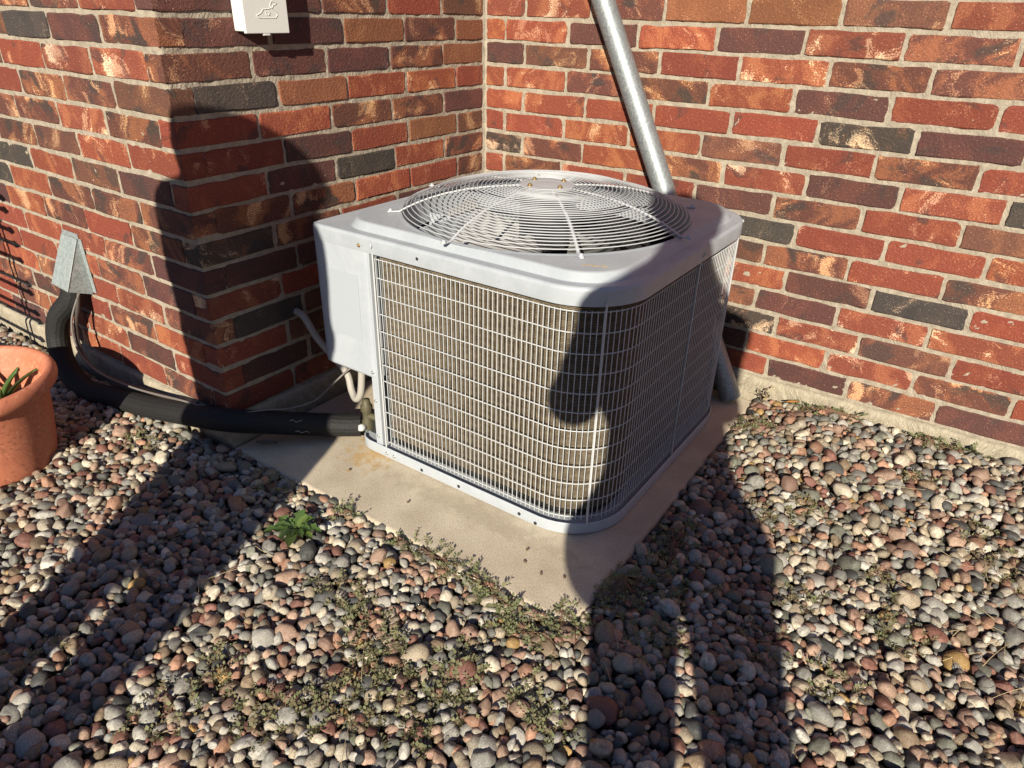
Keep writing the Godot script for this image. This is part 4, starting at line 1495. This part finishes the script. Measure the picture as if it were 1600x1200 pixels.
func clump(c: Vector2, rx: float, rz: float, turn: float, n: int, q: RandomNumberGenerator, dry: float, called: Vector3, b: Mb) -> void:
	for k in n:
		var an := q.randf() * TAU
		var r := sqrt(q.randf())
		var l := Vector2(cos(an) * r * rx, sin(an) * r * rz).rotated(turn)
		var x := c.x + l.x
		var z := c.y + l.y
		var y := peb_at(x, z)
		if x < 1.058 and z < 1.118: y = maxf(y, 0.030)
		y = maxf(y - 0.006, bed_height(x, z))
		if called != Vector3.ZERO:
			b.col = Color(0.19, 0.11, 0.07)
			var pr := PackedVector3Array()
			for s in 6:
				var t := s / 5.0
				var rx2 := lerpf(c.x, x, t) + 0.004 * sin(t * 5.0 + k)
				var rz2 := lerpf(c.y, z, t)
				if s == 5: rx2 = x
				if s == 0: rx2 = c.x
				var ry := peb_at(rx2, rz2)
				if rx2 < 1.058 and rz2 < 1.118: ry = maxf(ry, 0.030)
				pr.append(Vector3(rx2, lerpf(called.y, maxf(ry, y), minf(1.0, t * 4.0)) + 0.001 if s < 5 else y, rz2) - called)
			tube(b, pr, 0.0008, 4)
		var dr := q.randf() * TAU
		sprig(b, Vector3(x, y, z) - called, Vector3(cos(dr), q.randf_range(0.0, 0.4), sin(dr)).normalized(), q.randf_range(0.018, 0.042), q, dry)

func weeds() -> void:
	var q := RandomNumberGenerator.new()
	q.seed = 99
	# [centre x, z, rx, rz, turn, sprigs, dryness, label]
	var list := [
		[0.74, 1.135, 0.075, 0.028, 0.05, 46, 0.3, "creeping weed over the front edge of the pad, farther from its front corner"],
		[0.885, 1.150, 0.09, 0.034, 0.1, 66, 0.25, "creeping weed between the front edge of the pad and the grey stones"],
		[1.045, 1.125, 0.05, 0.038, 0.4, 46, 0.15, "creeping weed wrapped round the front corner of the pad"],
		[1.00, 1.190, 0.075, 0.030, 0.0, 44, 0.25, "creeping weed among pebbles just in front of the pad corner"],
		[1.105, 0.985, 0.045, 0.075, 0.1, 70, 0.1, "shaded creeping weed along the right edge near the pad's front corner"],
		[1.130, 0.800, 0.040, 0.085, 0.0, 66, 0.1, "shaded creeping weed beside the middle of the pad's right edge"],
		[1.105, 0.205, 0.045, 0.045, 0.0, 40, 0.15, "sunlit creeping weed at the right edge of the pad near the pipe"],
		[1.265, 0.045, 0.085, 0.022, 0.0, 46, 0.1, "green creeping weed at the foot of the foundation nearest the pipe"],
		[1.545, 0.055, 0.075, 0.030, 0.0, 46, 0.1, "green creeping weed at the foot of the foundation, right of the other"],
		[0.47, 1.150, 0.020, 0.018, 0.0, 12, 0.2, "tiny creeping weed sprig on the pad edge nearest the broadleaf weed"],
		[0.635, 1.142, 0.026, 0.016, 0.0, 14, 0.2, "small creeping weed sprig halfway along the pad's front edge"],
	]
	for w in list:
		var b := Mb.new()
		var at := Vector3(w[0], peb_at(w[0], w[1]), w[1])
		clump(Vector2(w[0], w[1]), w[2], w[3], w[4], int(w[5] * 1.15), q, w[6], at, b)
		var o := put("creeping_weed", b.mesh(), M.creeper)
		o.position = at
		tag(o, w[7], "weed", "creeping weeds round the pad")
	# patches that run between the stones
	var b := Mb.new()
	for w in [[0.646, 1.343, 0.06, 0.04, 34, 0.6], [0.725, 1.358, 0.06, 0.05, 50, 0.5], [0.829, 1.404, 0.07, 0.06, 70, 0.5], [0.836, 1.505, 0.08, 0.055, 84, 0.7], [0.96, 1.342, 0.07, 0.05, 56, 0.4], [0.964, 1.443, 0.07, 0.06, 56, 0.6], [0.617, 1.592, 0.06, 0.04, 34, 0.7], [0.754, 1.602, 0.07, 0.04, 44, 0.7], [0.309, 1.764, 0.05, 0.04, 18, 0.6], [1.146, 1.333, 0.04, 0.04, 26, 0.4], [1.093, 1.311, 0.05, 0.04, 26, 0.4], [0.953, 1.191, 0.05, 0.03, 26, 0.3], [1.191, 0.899, 0.05, 0.06, 44, 0.2], [1.20, 1.06, 0.06, 0.07, 50, 0.2], [1.281, 0.577, 0.05, 0.05, 34, 0.8], [1.35, 0.52, 0.06, 0.04, 30, 0.8], [1.40, 0.791, 0.05, 0.04, 24, 0.7], [1.382, 0.946, 0.06, 0.05, 34, 0.9], [1.517, 0.971, 0.05, 0.04, 24, 0.7], [1.581, 0.782, 0.05, 0.04, 24, 0.6], [1.692, 0.41, 0.07, 0.05, 34, 0.6], [1.746, 0.492, 0.06, 0.06, 34, 0.9], [1.539, 0.264, 0.05, 0.04, 22, 0.6], [1.629, 0.04, 0.06, 0.02, 22, 0.2], [1.545, 0.64, 0.05, 0.04, 22, 0.8], [0.605, 1.695, 0.06, 0.05, 34, 0.7], [-0.2, 1.26, 0.09, 0.03, 26, 0.6], [0.27, 1.2, 0.05, 0.03, 18, 0.4]]:
		clump(Vector2(w[0], w[1]), w[2], w[3], q.randf() * 0.6, int(w[4] * 1.15), q, w[5], Vector3.ZERO, b)
	tag(put("ground_cover", b.mesh(), M.creeper), "dull green and brown ground cover creeping between the pebbles", "ground cover", "", "stuff")
	# dry straws
	b = Mb.new()
	for k in 84:
		var x := q.randf_range(0.0, 2.0)
		var z := q.randf_range(0.05, 1.9)
		if k > 60:
			x = q.randf_range(1.68, 1.88); z = q.randf_range(0.45, 0.85)
		if x < 1.08 and z < 1.13: continue
		var y := peb_at(x, z) + 0.003
		var an := q.randf() * TAU
		var l := q.randf_range(0.02, 0.06)
		var p := PackedVector3Array()
		for s in 5:
			var t := s / 4.0 - 0.5
			var xx := x + cos(an) * l * t * 2.0 + 0.006 * t * t
			var zz := z + sin(an) * l * t * 2.0
			p.append(Vector3(xx, maxf(y, peb_at(xx, zz) * 0.5 + y * 0.5) + 0.004 * (1 - 4 * t * t), zz))
		tube(b, p, 0.00075, 4, false, 0.5)
	tag(put("dry_grass", b.mesh(), M.straw), "dry straw stalks lying on the pebbles", "dry grass", "", "stuff")
	# dead brown stalks at the rear right corner of the pad
	var c := base("dead_weed", Vector3(1.092, peb_at(1.092, 0.055), 0.055))
	tag(c, "dead brown stalky weed at the pad's rear corner beside the steel pipe", "dead weed")
	for k in 7:
		b = Mb.new()
		var an := q.randf() * TAU
		var d := Vector3(cos(an), 0, sin(an))
		var l := q.randf_range(0.03, 0.075)
		var p := PackedVector3Array()
		for s in 6:
			var t := s / 5.0
			p.append(d * l * 0.45 * t + Vector3(q.randfn() * 0.0015, l * (t - 0.25 * t * t) - 0.006, q.randfn() * 0.0015))
		tube(b, p, 0.0016, 5, false, 0.35)
		for s in 2: 
			var t0 := p[2 + s * 2]
			tube(b, PackedVector3Array([t0, t0 + d.rotated(Vector3.UP, 1.0 - 2.0 * s) * 0.012 + Vector3.UP * 0.007]), 0.0028, 5, false, 0.2)
		put("stalk", b.mesh(), M.twig if k % 2 == 0 else M.straw, c)
	# broad-leaved weed in front of the pad
	var at := Vector3(0.425, 0.0, 1.262)
	at.y = peb_at(at.x, at.z) + 0.008
	c = base("leafy_weed", at)
	tag(c, "bright green broad leaved weed growing in the pebbles left of the pad", "weed")
	for k in 19:
		b = Mb.new()
		var an := TAU * k * 0.382 + q.randf_range(-0.25, 0.25)
		var l := lerpf(0.066, 0.034, k / 18.0) * q.randf_range(0.8, 1.15)
		var dir := Vector3(cos(an), 0, sin(an))
		var side := dir.cross(Vector3.UP)
		var rise := lerpf(0.45, 1.5, k / 18.0) * q.randf_range(0.8, 1.2)
		var prev := []
		for s in 10:
			var t := s / 9.0
			var p := dir * l * t + Vector3.UP * l * (rise * t - rise * 0.75 * t * t)
			var w := l * 0.19 * pow(sin(PI * clampf(0.08 + t * 0.92, 0, 1)), 0.7) * (1.0 + 0.36 * sin(t * 24.0 + k)) * (0.35 + 0.65 * smoothstep(0.1, 0.5, t)) + 0.0006
			var row := []
			for u in [-1.0, -0.5, 0.0, 0.5, 1.0]:
				var nn: Vector3 = (Vector3.UP - dir * 0.3 - side * u * 0.5).normalized()
				row.append(b.add(p + side * u * w + Vector3.UP * (absf(u) * w * 0.35 + 0.0012 * sin(t * 16.0 + u * 3.0)), nn, Vector2(u, t)))
			if s > 0:
				for u in 4: b.quad(prev[u], prev[u + 1], row[u + 1], row[u])
			prev = row
		put("leaf", b.mesh(), M.leaf if k % 3 else M.leaf_pale, c)
	# fallen leaves
	for f in [[1.175, 0.05, Color(0.42, 0.20, 0.06), 0.020, "orange dead leaf at the foot of the foundation by the creeping weed"], [0.075, 1.07, Color(0.22, 0.21, 0.19), 0.030, "grey dead leaf lying on the shaded left corner of the pad"]]:
		b = Mb.new()
		var l: float = f[3]
		var prev := []
		for s in 7:
			var t := s / 6.0
			var w := l * 0.34 * sin(PI * clampf(t, 0.02, 0.98))
			var row := []
			for u in [-1.0, 0.0, 1.0]: row.append(b.add(Vector3((t - 0.5) * l * 2.0, 0.004 + 0.004 * absf(u) + 0.004 * t * t, u * w), Vector3(0, 1, -0.3 * u).normalized()))
			if s > 0:
				for u in 2: b.quad(prev[u], prev[u + 1], row[u + 1], row[u])
			prev = row
		var o := put("dead_leaf", b.mesh(), leaf_mat(f[2], 0.8))
		o.position = Vector3(f[0], (0.030 if f[0] < 1.0 else peb_at(f[0], f[1])), f[1])
		o.rotation.y = 0.5
		tag(o, f[4], "leaf")

# ---------------------------------------------------------------- iron fence panel beyond the left edge
func fence() -> void:
	var c := base("iron_fence_panel", Vector3(-1.155, 0.0, 1.45))
	tag(c, "black iron fence panel lying on its side by the left wall, throwing spear shaped shadows", "fence")
	for x in [0.175, 0.205]:
		var b := Mb.new()
		rbox(b, Transform3D(Basis.IDENTITY, Vector3(x, 0.37, -0.006)), Vector3(0.010, 0.80, 0.010), 0.001)
		put("rail", b.mesh(), M.iron, c)
	for y in [0.703, 0.665, 0.600, 0.555, 0.501, 0.421, 0.390, 0.317, 0.287, 0.22, 0.16, 0.10]:
		var b := Mb.new()
		var s: float = 0.02 * (0.7 - y) * 0.8
		rbox(b, Transform3D(Basis.IDENTITY, Vector3(-0.05 - s, y, 0.006)), Vector3(0.62, 0.011, 0.011), 0.001)
		lathe(b, Vector3(0.255 - s, y, 0.006), [Vector2(0.0065, 0.0), Vector2(0.009, 0.004), Vector2(0.0065, 0.010), Vector2(0.0125, 0.018), Vector2(0.009, 0.034), Vector2(0.0, 0.052)], 8, Basis(Vector3.BACK, -PI / 2))
		put("picket", b.mesh(), M.iron, c)

# ---------------------------------------------------------------- the two people behind the camera
class Field:
	var o: Vector3
	var s: float
	var nx: int
	var ny: int
	var nz: int
	var f: PackedFloat32Array
	var g: PackedByteArray
	func _init(lo: Vector3, hi: Vector3, cell: float) -> void:
		o = lo; s = cell
		nx = int((hi.x - lo.x) / cell) + 2; ny = int((hi.y - lo.y) / cell) + 2; nz = int((hi.z - lo.z) / cell) + 2
		f.resize(nx * ny * nz); f.fill(0.2)
		g.resize(nx * ny * nz)
	func bone(a: Vector3, b: Vector3, ra: float, rb: float, group: int, k := 0.03, flat := Vector3.ONE) -> void:
		var r := maxf(ra, rb) / minf(flat.x, minf(flat.y, flat.z)) + k + 2.0 * s
		var lo := (Vector3(minf(a.x, b.x), minf(a.y, b.y), minf(a.z, b.z)) - Vector3.ONE * r - o) / s
		var hi := (Vector3(maxf(a.x, b.x), maxf(a.y, b.y), maxf(a.z, b.z)) + Vector3.ONE * r - o) / s
		var d := (b - a) * flat
		var l2 := maxf(d.length_squared(), 1e-9)
		for z in range(maxi(0, int(lo.z)), mini(nz - 1, int(hi.z) + 1) + 1):
			for y in range(maxi(0, int(lo.y)), mini(ny - 1, int(hi.y) + 1) + 1):
				for x in range(maxi(0, int(lo.x)), mini(nx - 1, int(hi.x) + 1) + 1):
					var p := (o + Vector3(x, y, z) * s - a) * flat
					var t := clampf(p.dot(d) / l2, 0.0, 1.0)
					var e := (p - d * t).length() - lerpf(ra, rb, t)
					var i := (z * ny + y) * nx + x
					var c := f[i]
					if e < c: g[i] = group
					var h := clampf(0.5 + 0.5 * (c - e) / k, 0.0, 1.0)
					f[i] = lerpf(c, e, h) - k * h * (1.0 - h)
	func mesh(b: Mb, cols: Array) -> void:
		var id := PackedInt32Array()
		id.resize(f.size()); id.fill(-1)
		var st := [1, nx, nx * ny]
		for z in nz - 1:
			for y in ny - 1:
				for x in nx - 1:
					var i := (z * ny + y) * nx + x
					var v0 := f[i]
					if v0 > s * 3.0: continue
					var sum := Vector3.ZERO
					var cnt := 0
					for ax in 3:
						for q in 4:
							var u := [Vector3i(0, q & 1, q >> 1), Vector3i(q & 1, 0, q >> 1), Vector3i(q & 1, q >> 1, 0)][ax] as Vector3i
							var ia := i + u.x + u.y * nx + u.z * nx * ny
							var ib: int = ia + st[ax]
							var fa := f[ia]
							var fb := f[ib]
							if (fa < 0) != (fb < 0):
								var p := Vector3(u)
								p[ax] += fa / (fa - fb)
								sum += p; cnt += 1
					if cnt > 0:
						var gr := Vector3(f[i + 1] - f[i], f[i + nx] - f[i], f[i + nx * ny] - f[i])
						b.col = cols[g[i]]
						id[i] = b.add(o + (Vector3(x, y, z) + sum / cnt) * s, gr.normalized())
		for z in range(1, nz - 1):
			for y in range(1, ny - 1):
				for x in range(1, nx - 1):
					var i := (z * ny + y) * nx + x
					for ax in 3:
						if (f[i] < 0) != (f[i + st[ax]] < 0):
							var u: int = st[(ax + 1) % 3]
							var w: int = st[(ax + 2) % 3]
							if id[i] >= 0 and id[i - u] >= 0 and id[i - w] >= 0 and id[i - u - w] >= 0:
								b.quad(id[i], id[i - u], id[i - u - w], id[i - w])

func hand(b: Mb, at: Vector3, fwd: Vector3, palm: Vector3, thumb_side: float, skin: Color, curl: float) -> void:
	var side := fwd.cross(palm).normalized() * thumb_side
	var F := Field.new(at - Vector3.ONE * 0.13, at + Vector3.ONE * 0.13, 0.005)
	F.bone(at, at + fwd * 0.075, 0.026, 0.034, 0, 0.012, Vector3.ONE)
	for k in 4:
		var root := at + fwd * 0.080 + side * (0.028 - 0.0185 * k)
		var l: float = [0.070, 0.078, 0.072, 0.056][k]
		var d1 := (fwd + palm * curl * 0.5 + side * (0.10 - 0.07 * k)).normalized()
		var d2 := (fwd * 0.7 + palm * curl * 1.2).normalized()
		F.bone(root, root + d1 * l * 0.5, 0.0095, 0.0088, 0, 0.006)
		F.bone(root + d1 * l * 0.5, root + d1 * l * 0.5 + d2 * l * 0.5, 0.0088, 0.0074, 0, 0.005)
	var tr := at + fwd * 0.02 + side * 0.028
	var t1 := tr + (side * 0.75 + fwd * 0.7 + palm * 0.3).normalized() * 0.036
	F.bone(tr, t1, 0.012, 0.0105, 0, 0.009)
	F.bone(t1, t1 + (fwd * 0.9 + side * 0.25 + palm * 0.4).normalized() * 0.032, 0.0105, 0.0085, 0, 0.005)
	F.mesh(b, [skin])

func person(called: String, label: String, u: float, w: float, J: Dictionary, cols: Array, hair_long: bool) -> Node3D:
	var az := deg_to_rad(SUN_AZ)
	var sh := Vector3(sin(az), 0, cos(az))
	var e1 := Vector3(cos(az), 0, -sin(az))
	# local frame: x to the person's right, y up, -z forward (away from the sun, towards the unit)
	var root := base(called, e1 * u + sh * w)
	root.basis = Basis(e1, Vector3.UP, sh)
	tag(root, label, "person")
	var F := Field.new(Vector3(-0.48, -0.05, -0.60), Vector3(0.48, J.top + 0.04, 0.34), 0.0145)
	var hd: Vector3 = J.head
	F.bone(hd + Vector3(0, 0.015, 0.0), hd + Vector3(0, 0.025, 0.010), 0.080, 0.082, 0, 0.02)
	F.bone(hd + Vector3(0, -0.06, -0.03), hd + Vector3(0, -0.02, -0.03), 0.058, 0.066, 0, 0.03)
	F.bone(hd + Vector3(0, -0.02, -0.088), hd + Vector3(0, 0.012, -0.082), 0.014, 0.008, 0, 0.012)
	for s in [-1.0, 1.0]: F.bone(hd + Vector3(0.074 * s, -0.02, 0.005), hd + Vector3(0.078 * s, 0.016, 0.012), 0.010, 0.013, 0, 0.01)
	F.bone(hd + Vector3(0, -0.05, 0.015), J.neck, 0.052, 0.060, 0, 0.03)
	var sl: Vector3 = J.sl; var sr: Vector3 = J.sr
	F.bone(J.neck, sl, 0.060, 0.062, 1, 0.04)
	F.bone(J.neck, sr, 0.060, 0.062, 1, 0.04)
	var flat := Vector3(1, 1, 1.35)
	F.bone(J.chest + Vector3(-0.07, 0, 0), J.chest + Vector3(0.07, 0, 0), 0.135, 0.135, 1, 0.06, flat)
	F.bone(J.chest, J.waist, 0.165, J.wr, 1, 0.06, flat)
	F.bone(J.waist, J.hip, J.wr, J.hr, 1, 0.05, flat)
	for s in [-1.0, 1.0]:
		F.bone(J.hip + Vector3(0.08 * s, -0.01, 0), J.hip + Vector3(J.hem * s, -J.hemd, 0), 0.105, 0.105, 1, 0.04, flat)
	for s in [0, 1]:
		var a: Vector3 = J.arms[s][0]; var el: Vector3 = J.arms[s][1]; var wr: Vector3 = J.arms[s][2]
		F.bone(a, el, 0.062, 0.052, 1, 0.03)
		F.bone(el, el.lerp(wr, 0.72), 0.052, 0.040, 1, 0.02)
		F.bone(el.lerp(wr, 0.72), wr, 0.034, 0.029, 0, 0.012)
		var hp: Vector3 = J.legs[s][0]; var kn: Vector3 = J.legs[s][1]; var an: Vector3 = J.legs[s][2]
		F.bone(hp, kn, J.thigh, 0.066, 2, 0.012)
		F.bone(kn, an, 0.066, 0.052, 2, 0.02)
		F.bone(an + Vector3(0, -0.035, 0.03), an + Vector3(0, -0.050, -0.15), 0.046, 0.036, 3, 0.02)
	var b := Mb.new()
	F.mesh(b, cols)
	for s in [0, 1]:
		var el: Vector3 = J.arms[s][1]; var wr: Vector3 = J.arms[s][2]
		var fw := (wr - el).normalized()
		var pn: Vector3 = J.palm[s]
		hand(b, wr, fw, (pn - fw * pn.dot(fw)).normalized(), J.thumb[s], cols[0], J.curl)
	var m := mat(Color.WHITE, 0.8)
	m.vertex_color_use_as_albedo = true
	put("body", b.mesh(), m, root)
	# hair as a shell over the skull
	var H := Field.new(hd - Vector3(0.16, 0.26, 0.16), hd + Vector3(0.16, 0.2, 0.2), 0.009)
	H.bone(hd + Vector3(0, 0.040, 0.02), hd + Vector3(0, 0.025, 0.03), 0.089, 0.092, 0, 0.02)
	for s in [-1.0, 1.0]: H.bone(hd + Vector3(0.035 * s, 0.03, 0.030), hd + Vector3(0.045 * s, (-0.16 if hair_long else -0.05), 0.04), 0.050, (0.045 if hair_long else 0.03), 0, 0.03)
	b = Mb.new()
	H.mesh(b, [cols[4]])
	put("hair", b.mesh(), m, root)
	for s in [-1.0, 1.0]:
		b = Mb.new()
		var sp := []
		for k in 9: sp.append(Vector2(sin(PI * k / 8.0) * 0.0115, -cos(PI * k / 8.0) * 0.0115))
		lathe(b, hd + Vector3(0.031 * s, 0.006, -0.083), sp, 12)
		put("eye", b.mesh(), mat(Color(0.5, 0.48, 0.46), 0.2), root)
	b = Mb.new()
	tube(b, PackedVector3Array([hd + Vector3(-0.024, -0.055, -0.083), hd + Vector3(0, -0.053, -0.092), hd + Vector3(0.024, -0.055, -0.083)]), 0.006, 6, false, 1.0, 0.7)
	put("mouth", b.mesh(), mat(Color(0.35, 0.14, 0.11), 0.5), root)
	return root

func people() -> void:
	var skin := Color(0.42, 0.26, 0.18)
	# joints in each person's own frame; the heights follow from where the shadows fall
	var sn := sin(deg_to_rad(SUN_EL))
	var cs := cos(deg_to_rad(SUN_EL))
	var w := 2.80
	var u0 := 0.676
	var Y := func(v: float, dz := 0.0) -> float: return (v * 0.9016 + (w + dz) * sn) / cs
	var X := func(u: float) -> float: return u * 0.9016 - u0
	# where the phone is, in that frame
	var az := deg_to_rad(SUN_AZ)
	var e1 := Vector3(cos(az), 0, -sin(az))
	var sh := Vector3(sin(az), 0, cos(az))
	var ph := Vector3(CAM.dot(e1) - u0, CAM.y, CAM.dot(sh) - w)
	var J := {}
	J.head = Vector3(X.call(0.735), Y.call(0.335), -0.02)
	J.top = Y.call(0.50)
	J.neck = Vector3(X.call(0.74), Y.call(0.165), 0.03)
	J.sl = Vector3(X.call(0.575), Y.call(0.015), 0.03); J.sr = Vector3(X.call(0.945), Y.call(0.045), 0.03)
	J.chest = Vector3(X.call(0.77), Y.call(-0.09), 0.04); J.waist = Vector3(X.call(0.77), Y.call(-0.30), 0.03)
	J.hip = Vector3(X.call(0.765), Y.call(-0.44), 0.03); J.wr = 0.150; J.hr = 0.165; J.hem = 0.125; J.hemd = 0.075; J.thigh = 0.099
	J.arms = [[J.sl, Vector3(X.call(0.505), Y.call(-0.185, -0.16), -0.16), ph + Vector3(-0.085, -0.03, 0.105)], [J.sr, Vector3(X.call(0.95), Y.call(-0.20, -0.10), -0.10), ph + Vector3(0.110, -0.03, 0.105)]]
	J.legs = [[Vector3(X.call(0.685), Y.call(-0.50), 0.03), Vector3(X.call(0.70), 0.46, 0.01), Vector3(X.call(0.70), 0.065, 0.04)], [Vector3(X.call(0.900), Y.call(-0.50), 0.03), Vector3(X.call(0.905), 0.46, 0.01), Vector3(X.call(0.90), 0.065, 0.04)]]
	J.palm = [Vector3(1, 0, -0.2), Vector3(-1, 0, -0.2)]
	J.thumb = [1.0, -1.0]
	J.curl = 0.6
	person("person", "person in a dark jacket behind the camera, both hands raised round a phone", u0, w, J, [skin, Color(0.05, 0.06, 0.09), Color(0.06, 0.07, 0.11), Color(0.05, 0.04, 0.035), Color(0.03, 0.02, 0.015)], false)
	# the phone, just behind the lens, facing the scene
	var pb := Mb.new()
	rbox(pb, Transform3D(Basis.IDENTITY, Vector3(0.045, -0.012, 0.012)), Vector3(0.146, 0.071, 0.008), 0.003)
	var ph_o := base("phone", CAM + cam_z * 0.004)
	ph_o.basis = Basis(cam_x, cam_y, cam_z)
	tag(ph_o, "dark phone held level in the raised hands of the person in the jacket", "phone")
	put("phone_body", pb.mesh(), mat(Color(0.02, 0.02, 0.022), 0.3), ph_o)
	# second person, standing to the left
	var w2 := 2.55
	var u2 := -0.388
	Y = func(v: float, dz := 0.0) -> float: return (v * 0.9016 + (w2 + dz) * sn) / cs
	X = func(u: float) -> float: return u * 0.9016 - u2
	J = {}
	J.head = Vector3(X.call(-0.428), Y.call(0.312), -0.02)
	J.top = Y.call(0.46)
	J.neck = Vector3(X.call(-0.43), Y.call(0.225), 0.02)
	J.sl = Vector3(X.call(-0.585), Y.call(0.195), 0.02); J.sr = Vector3(X.call(-0.285), Y.call(0.150), 0.02)
	J.chest = Vector3(X.call(-0.435), Y.call(0.06), 0.02); J.waist = Vector3(X.call(-0.435), Y.call(-0.17), 0.02)
	J.hip = Vector3(X.call(-0.44), Y.call(-0.33), 0.02); J.wr = 0.150; J.hr = 0.165; J.hem = 0.085; J.hemd = 0.16; J.thigh = 0.118
	J.arms = [[J.sl, Vector3(X.call(-0.60), Y.call(-0.12), 0.02), Vector3(X.call(-0.615), Y.call(-0.38, -0.05), -0.05)], [J.sr, Vector3(X.call(-0.262), Y.call(-0.10), 0.02), Vector3(X.call(-0.31), Y.call(-0.36, -0.06), -0.06)]]
	J.legs = [[Vector3(X.call(-0.535), Y.call(-0.42), 0.02), Vector3(X.call(-0.535), 0.45, 0.0), Vector3(X.call(-0.53), 0.065, 0.03)], [Vector3(X.call(-0.35), Y.call(-0.42), 0.02), Vector3(X.call(-0.345), 0.45, 0.0), Vector3(X.call(-0.35), 0.065, 0.03)]]
	J.palm = [Vector3(1, 0, 0), Vector3(-1, 0, 0)]
	J.thumb = [1.0, -1.0]
	J.curl = 0.35
	person("person", "person in a brown top standing left of the camera with arms hanging down", u2, w2, J, [skin, Color(0.16, 0.10, 0.07), Color(0.07, 0.07, 0.08), Color(0.06, 0.05, 0.045), Color(0.05, 0.03, 0.02)], false)
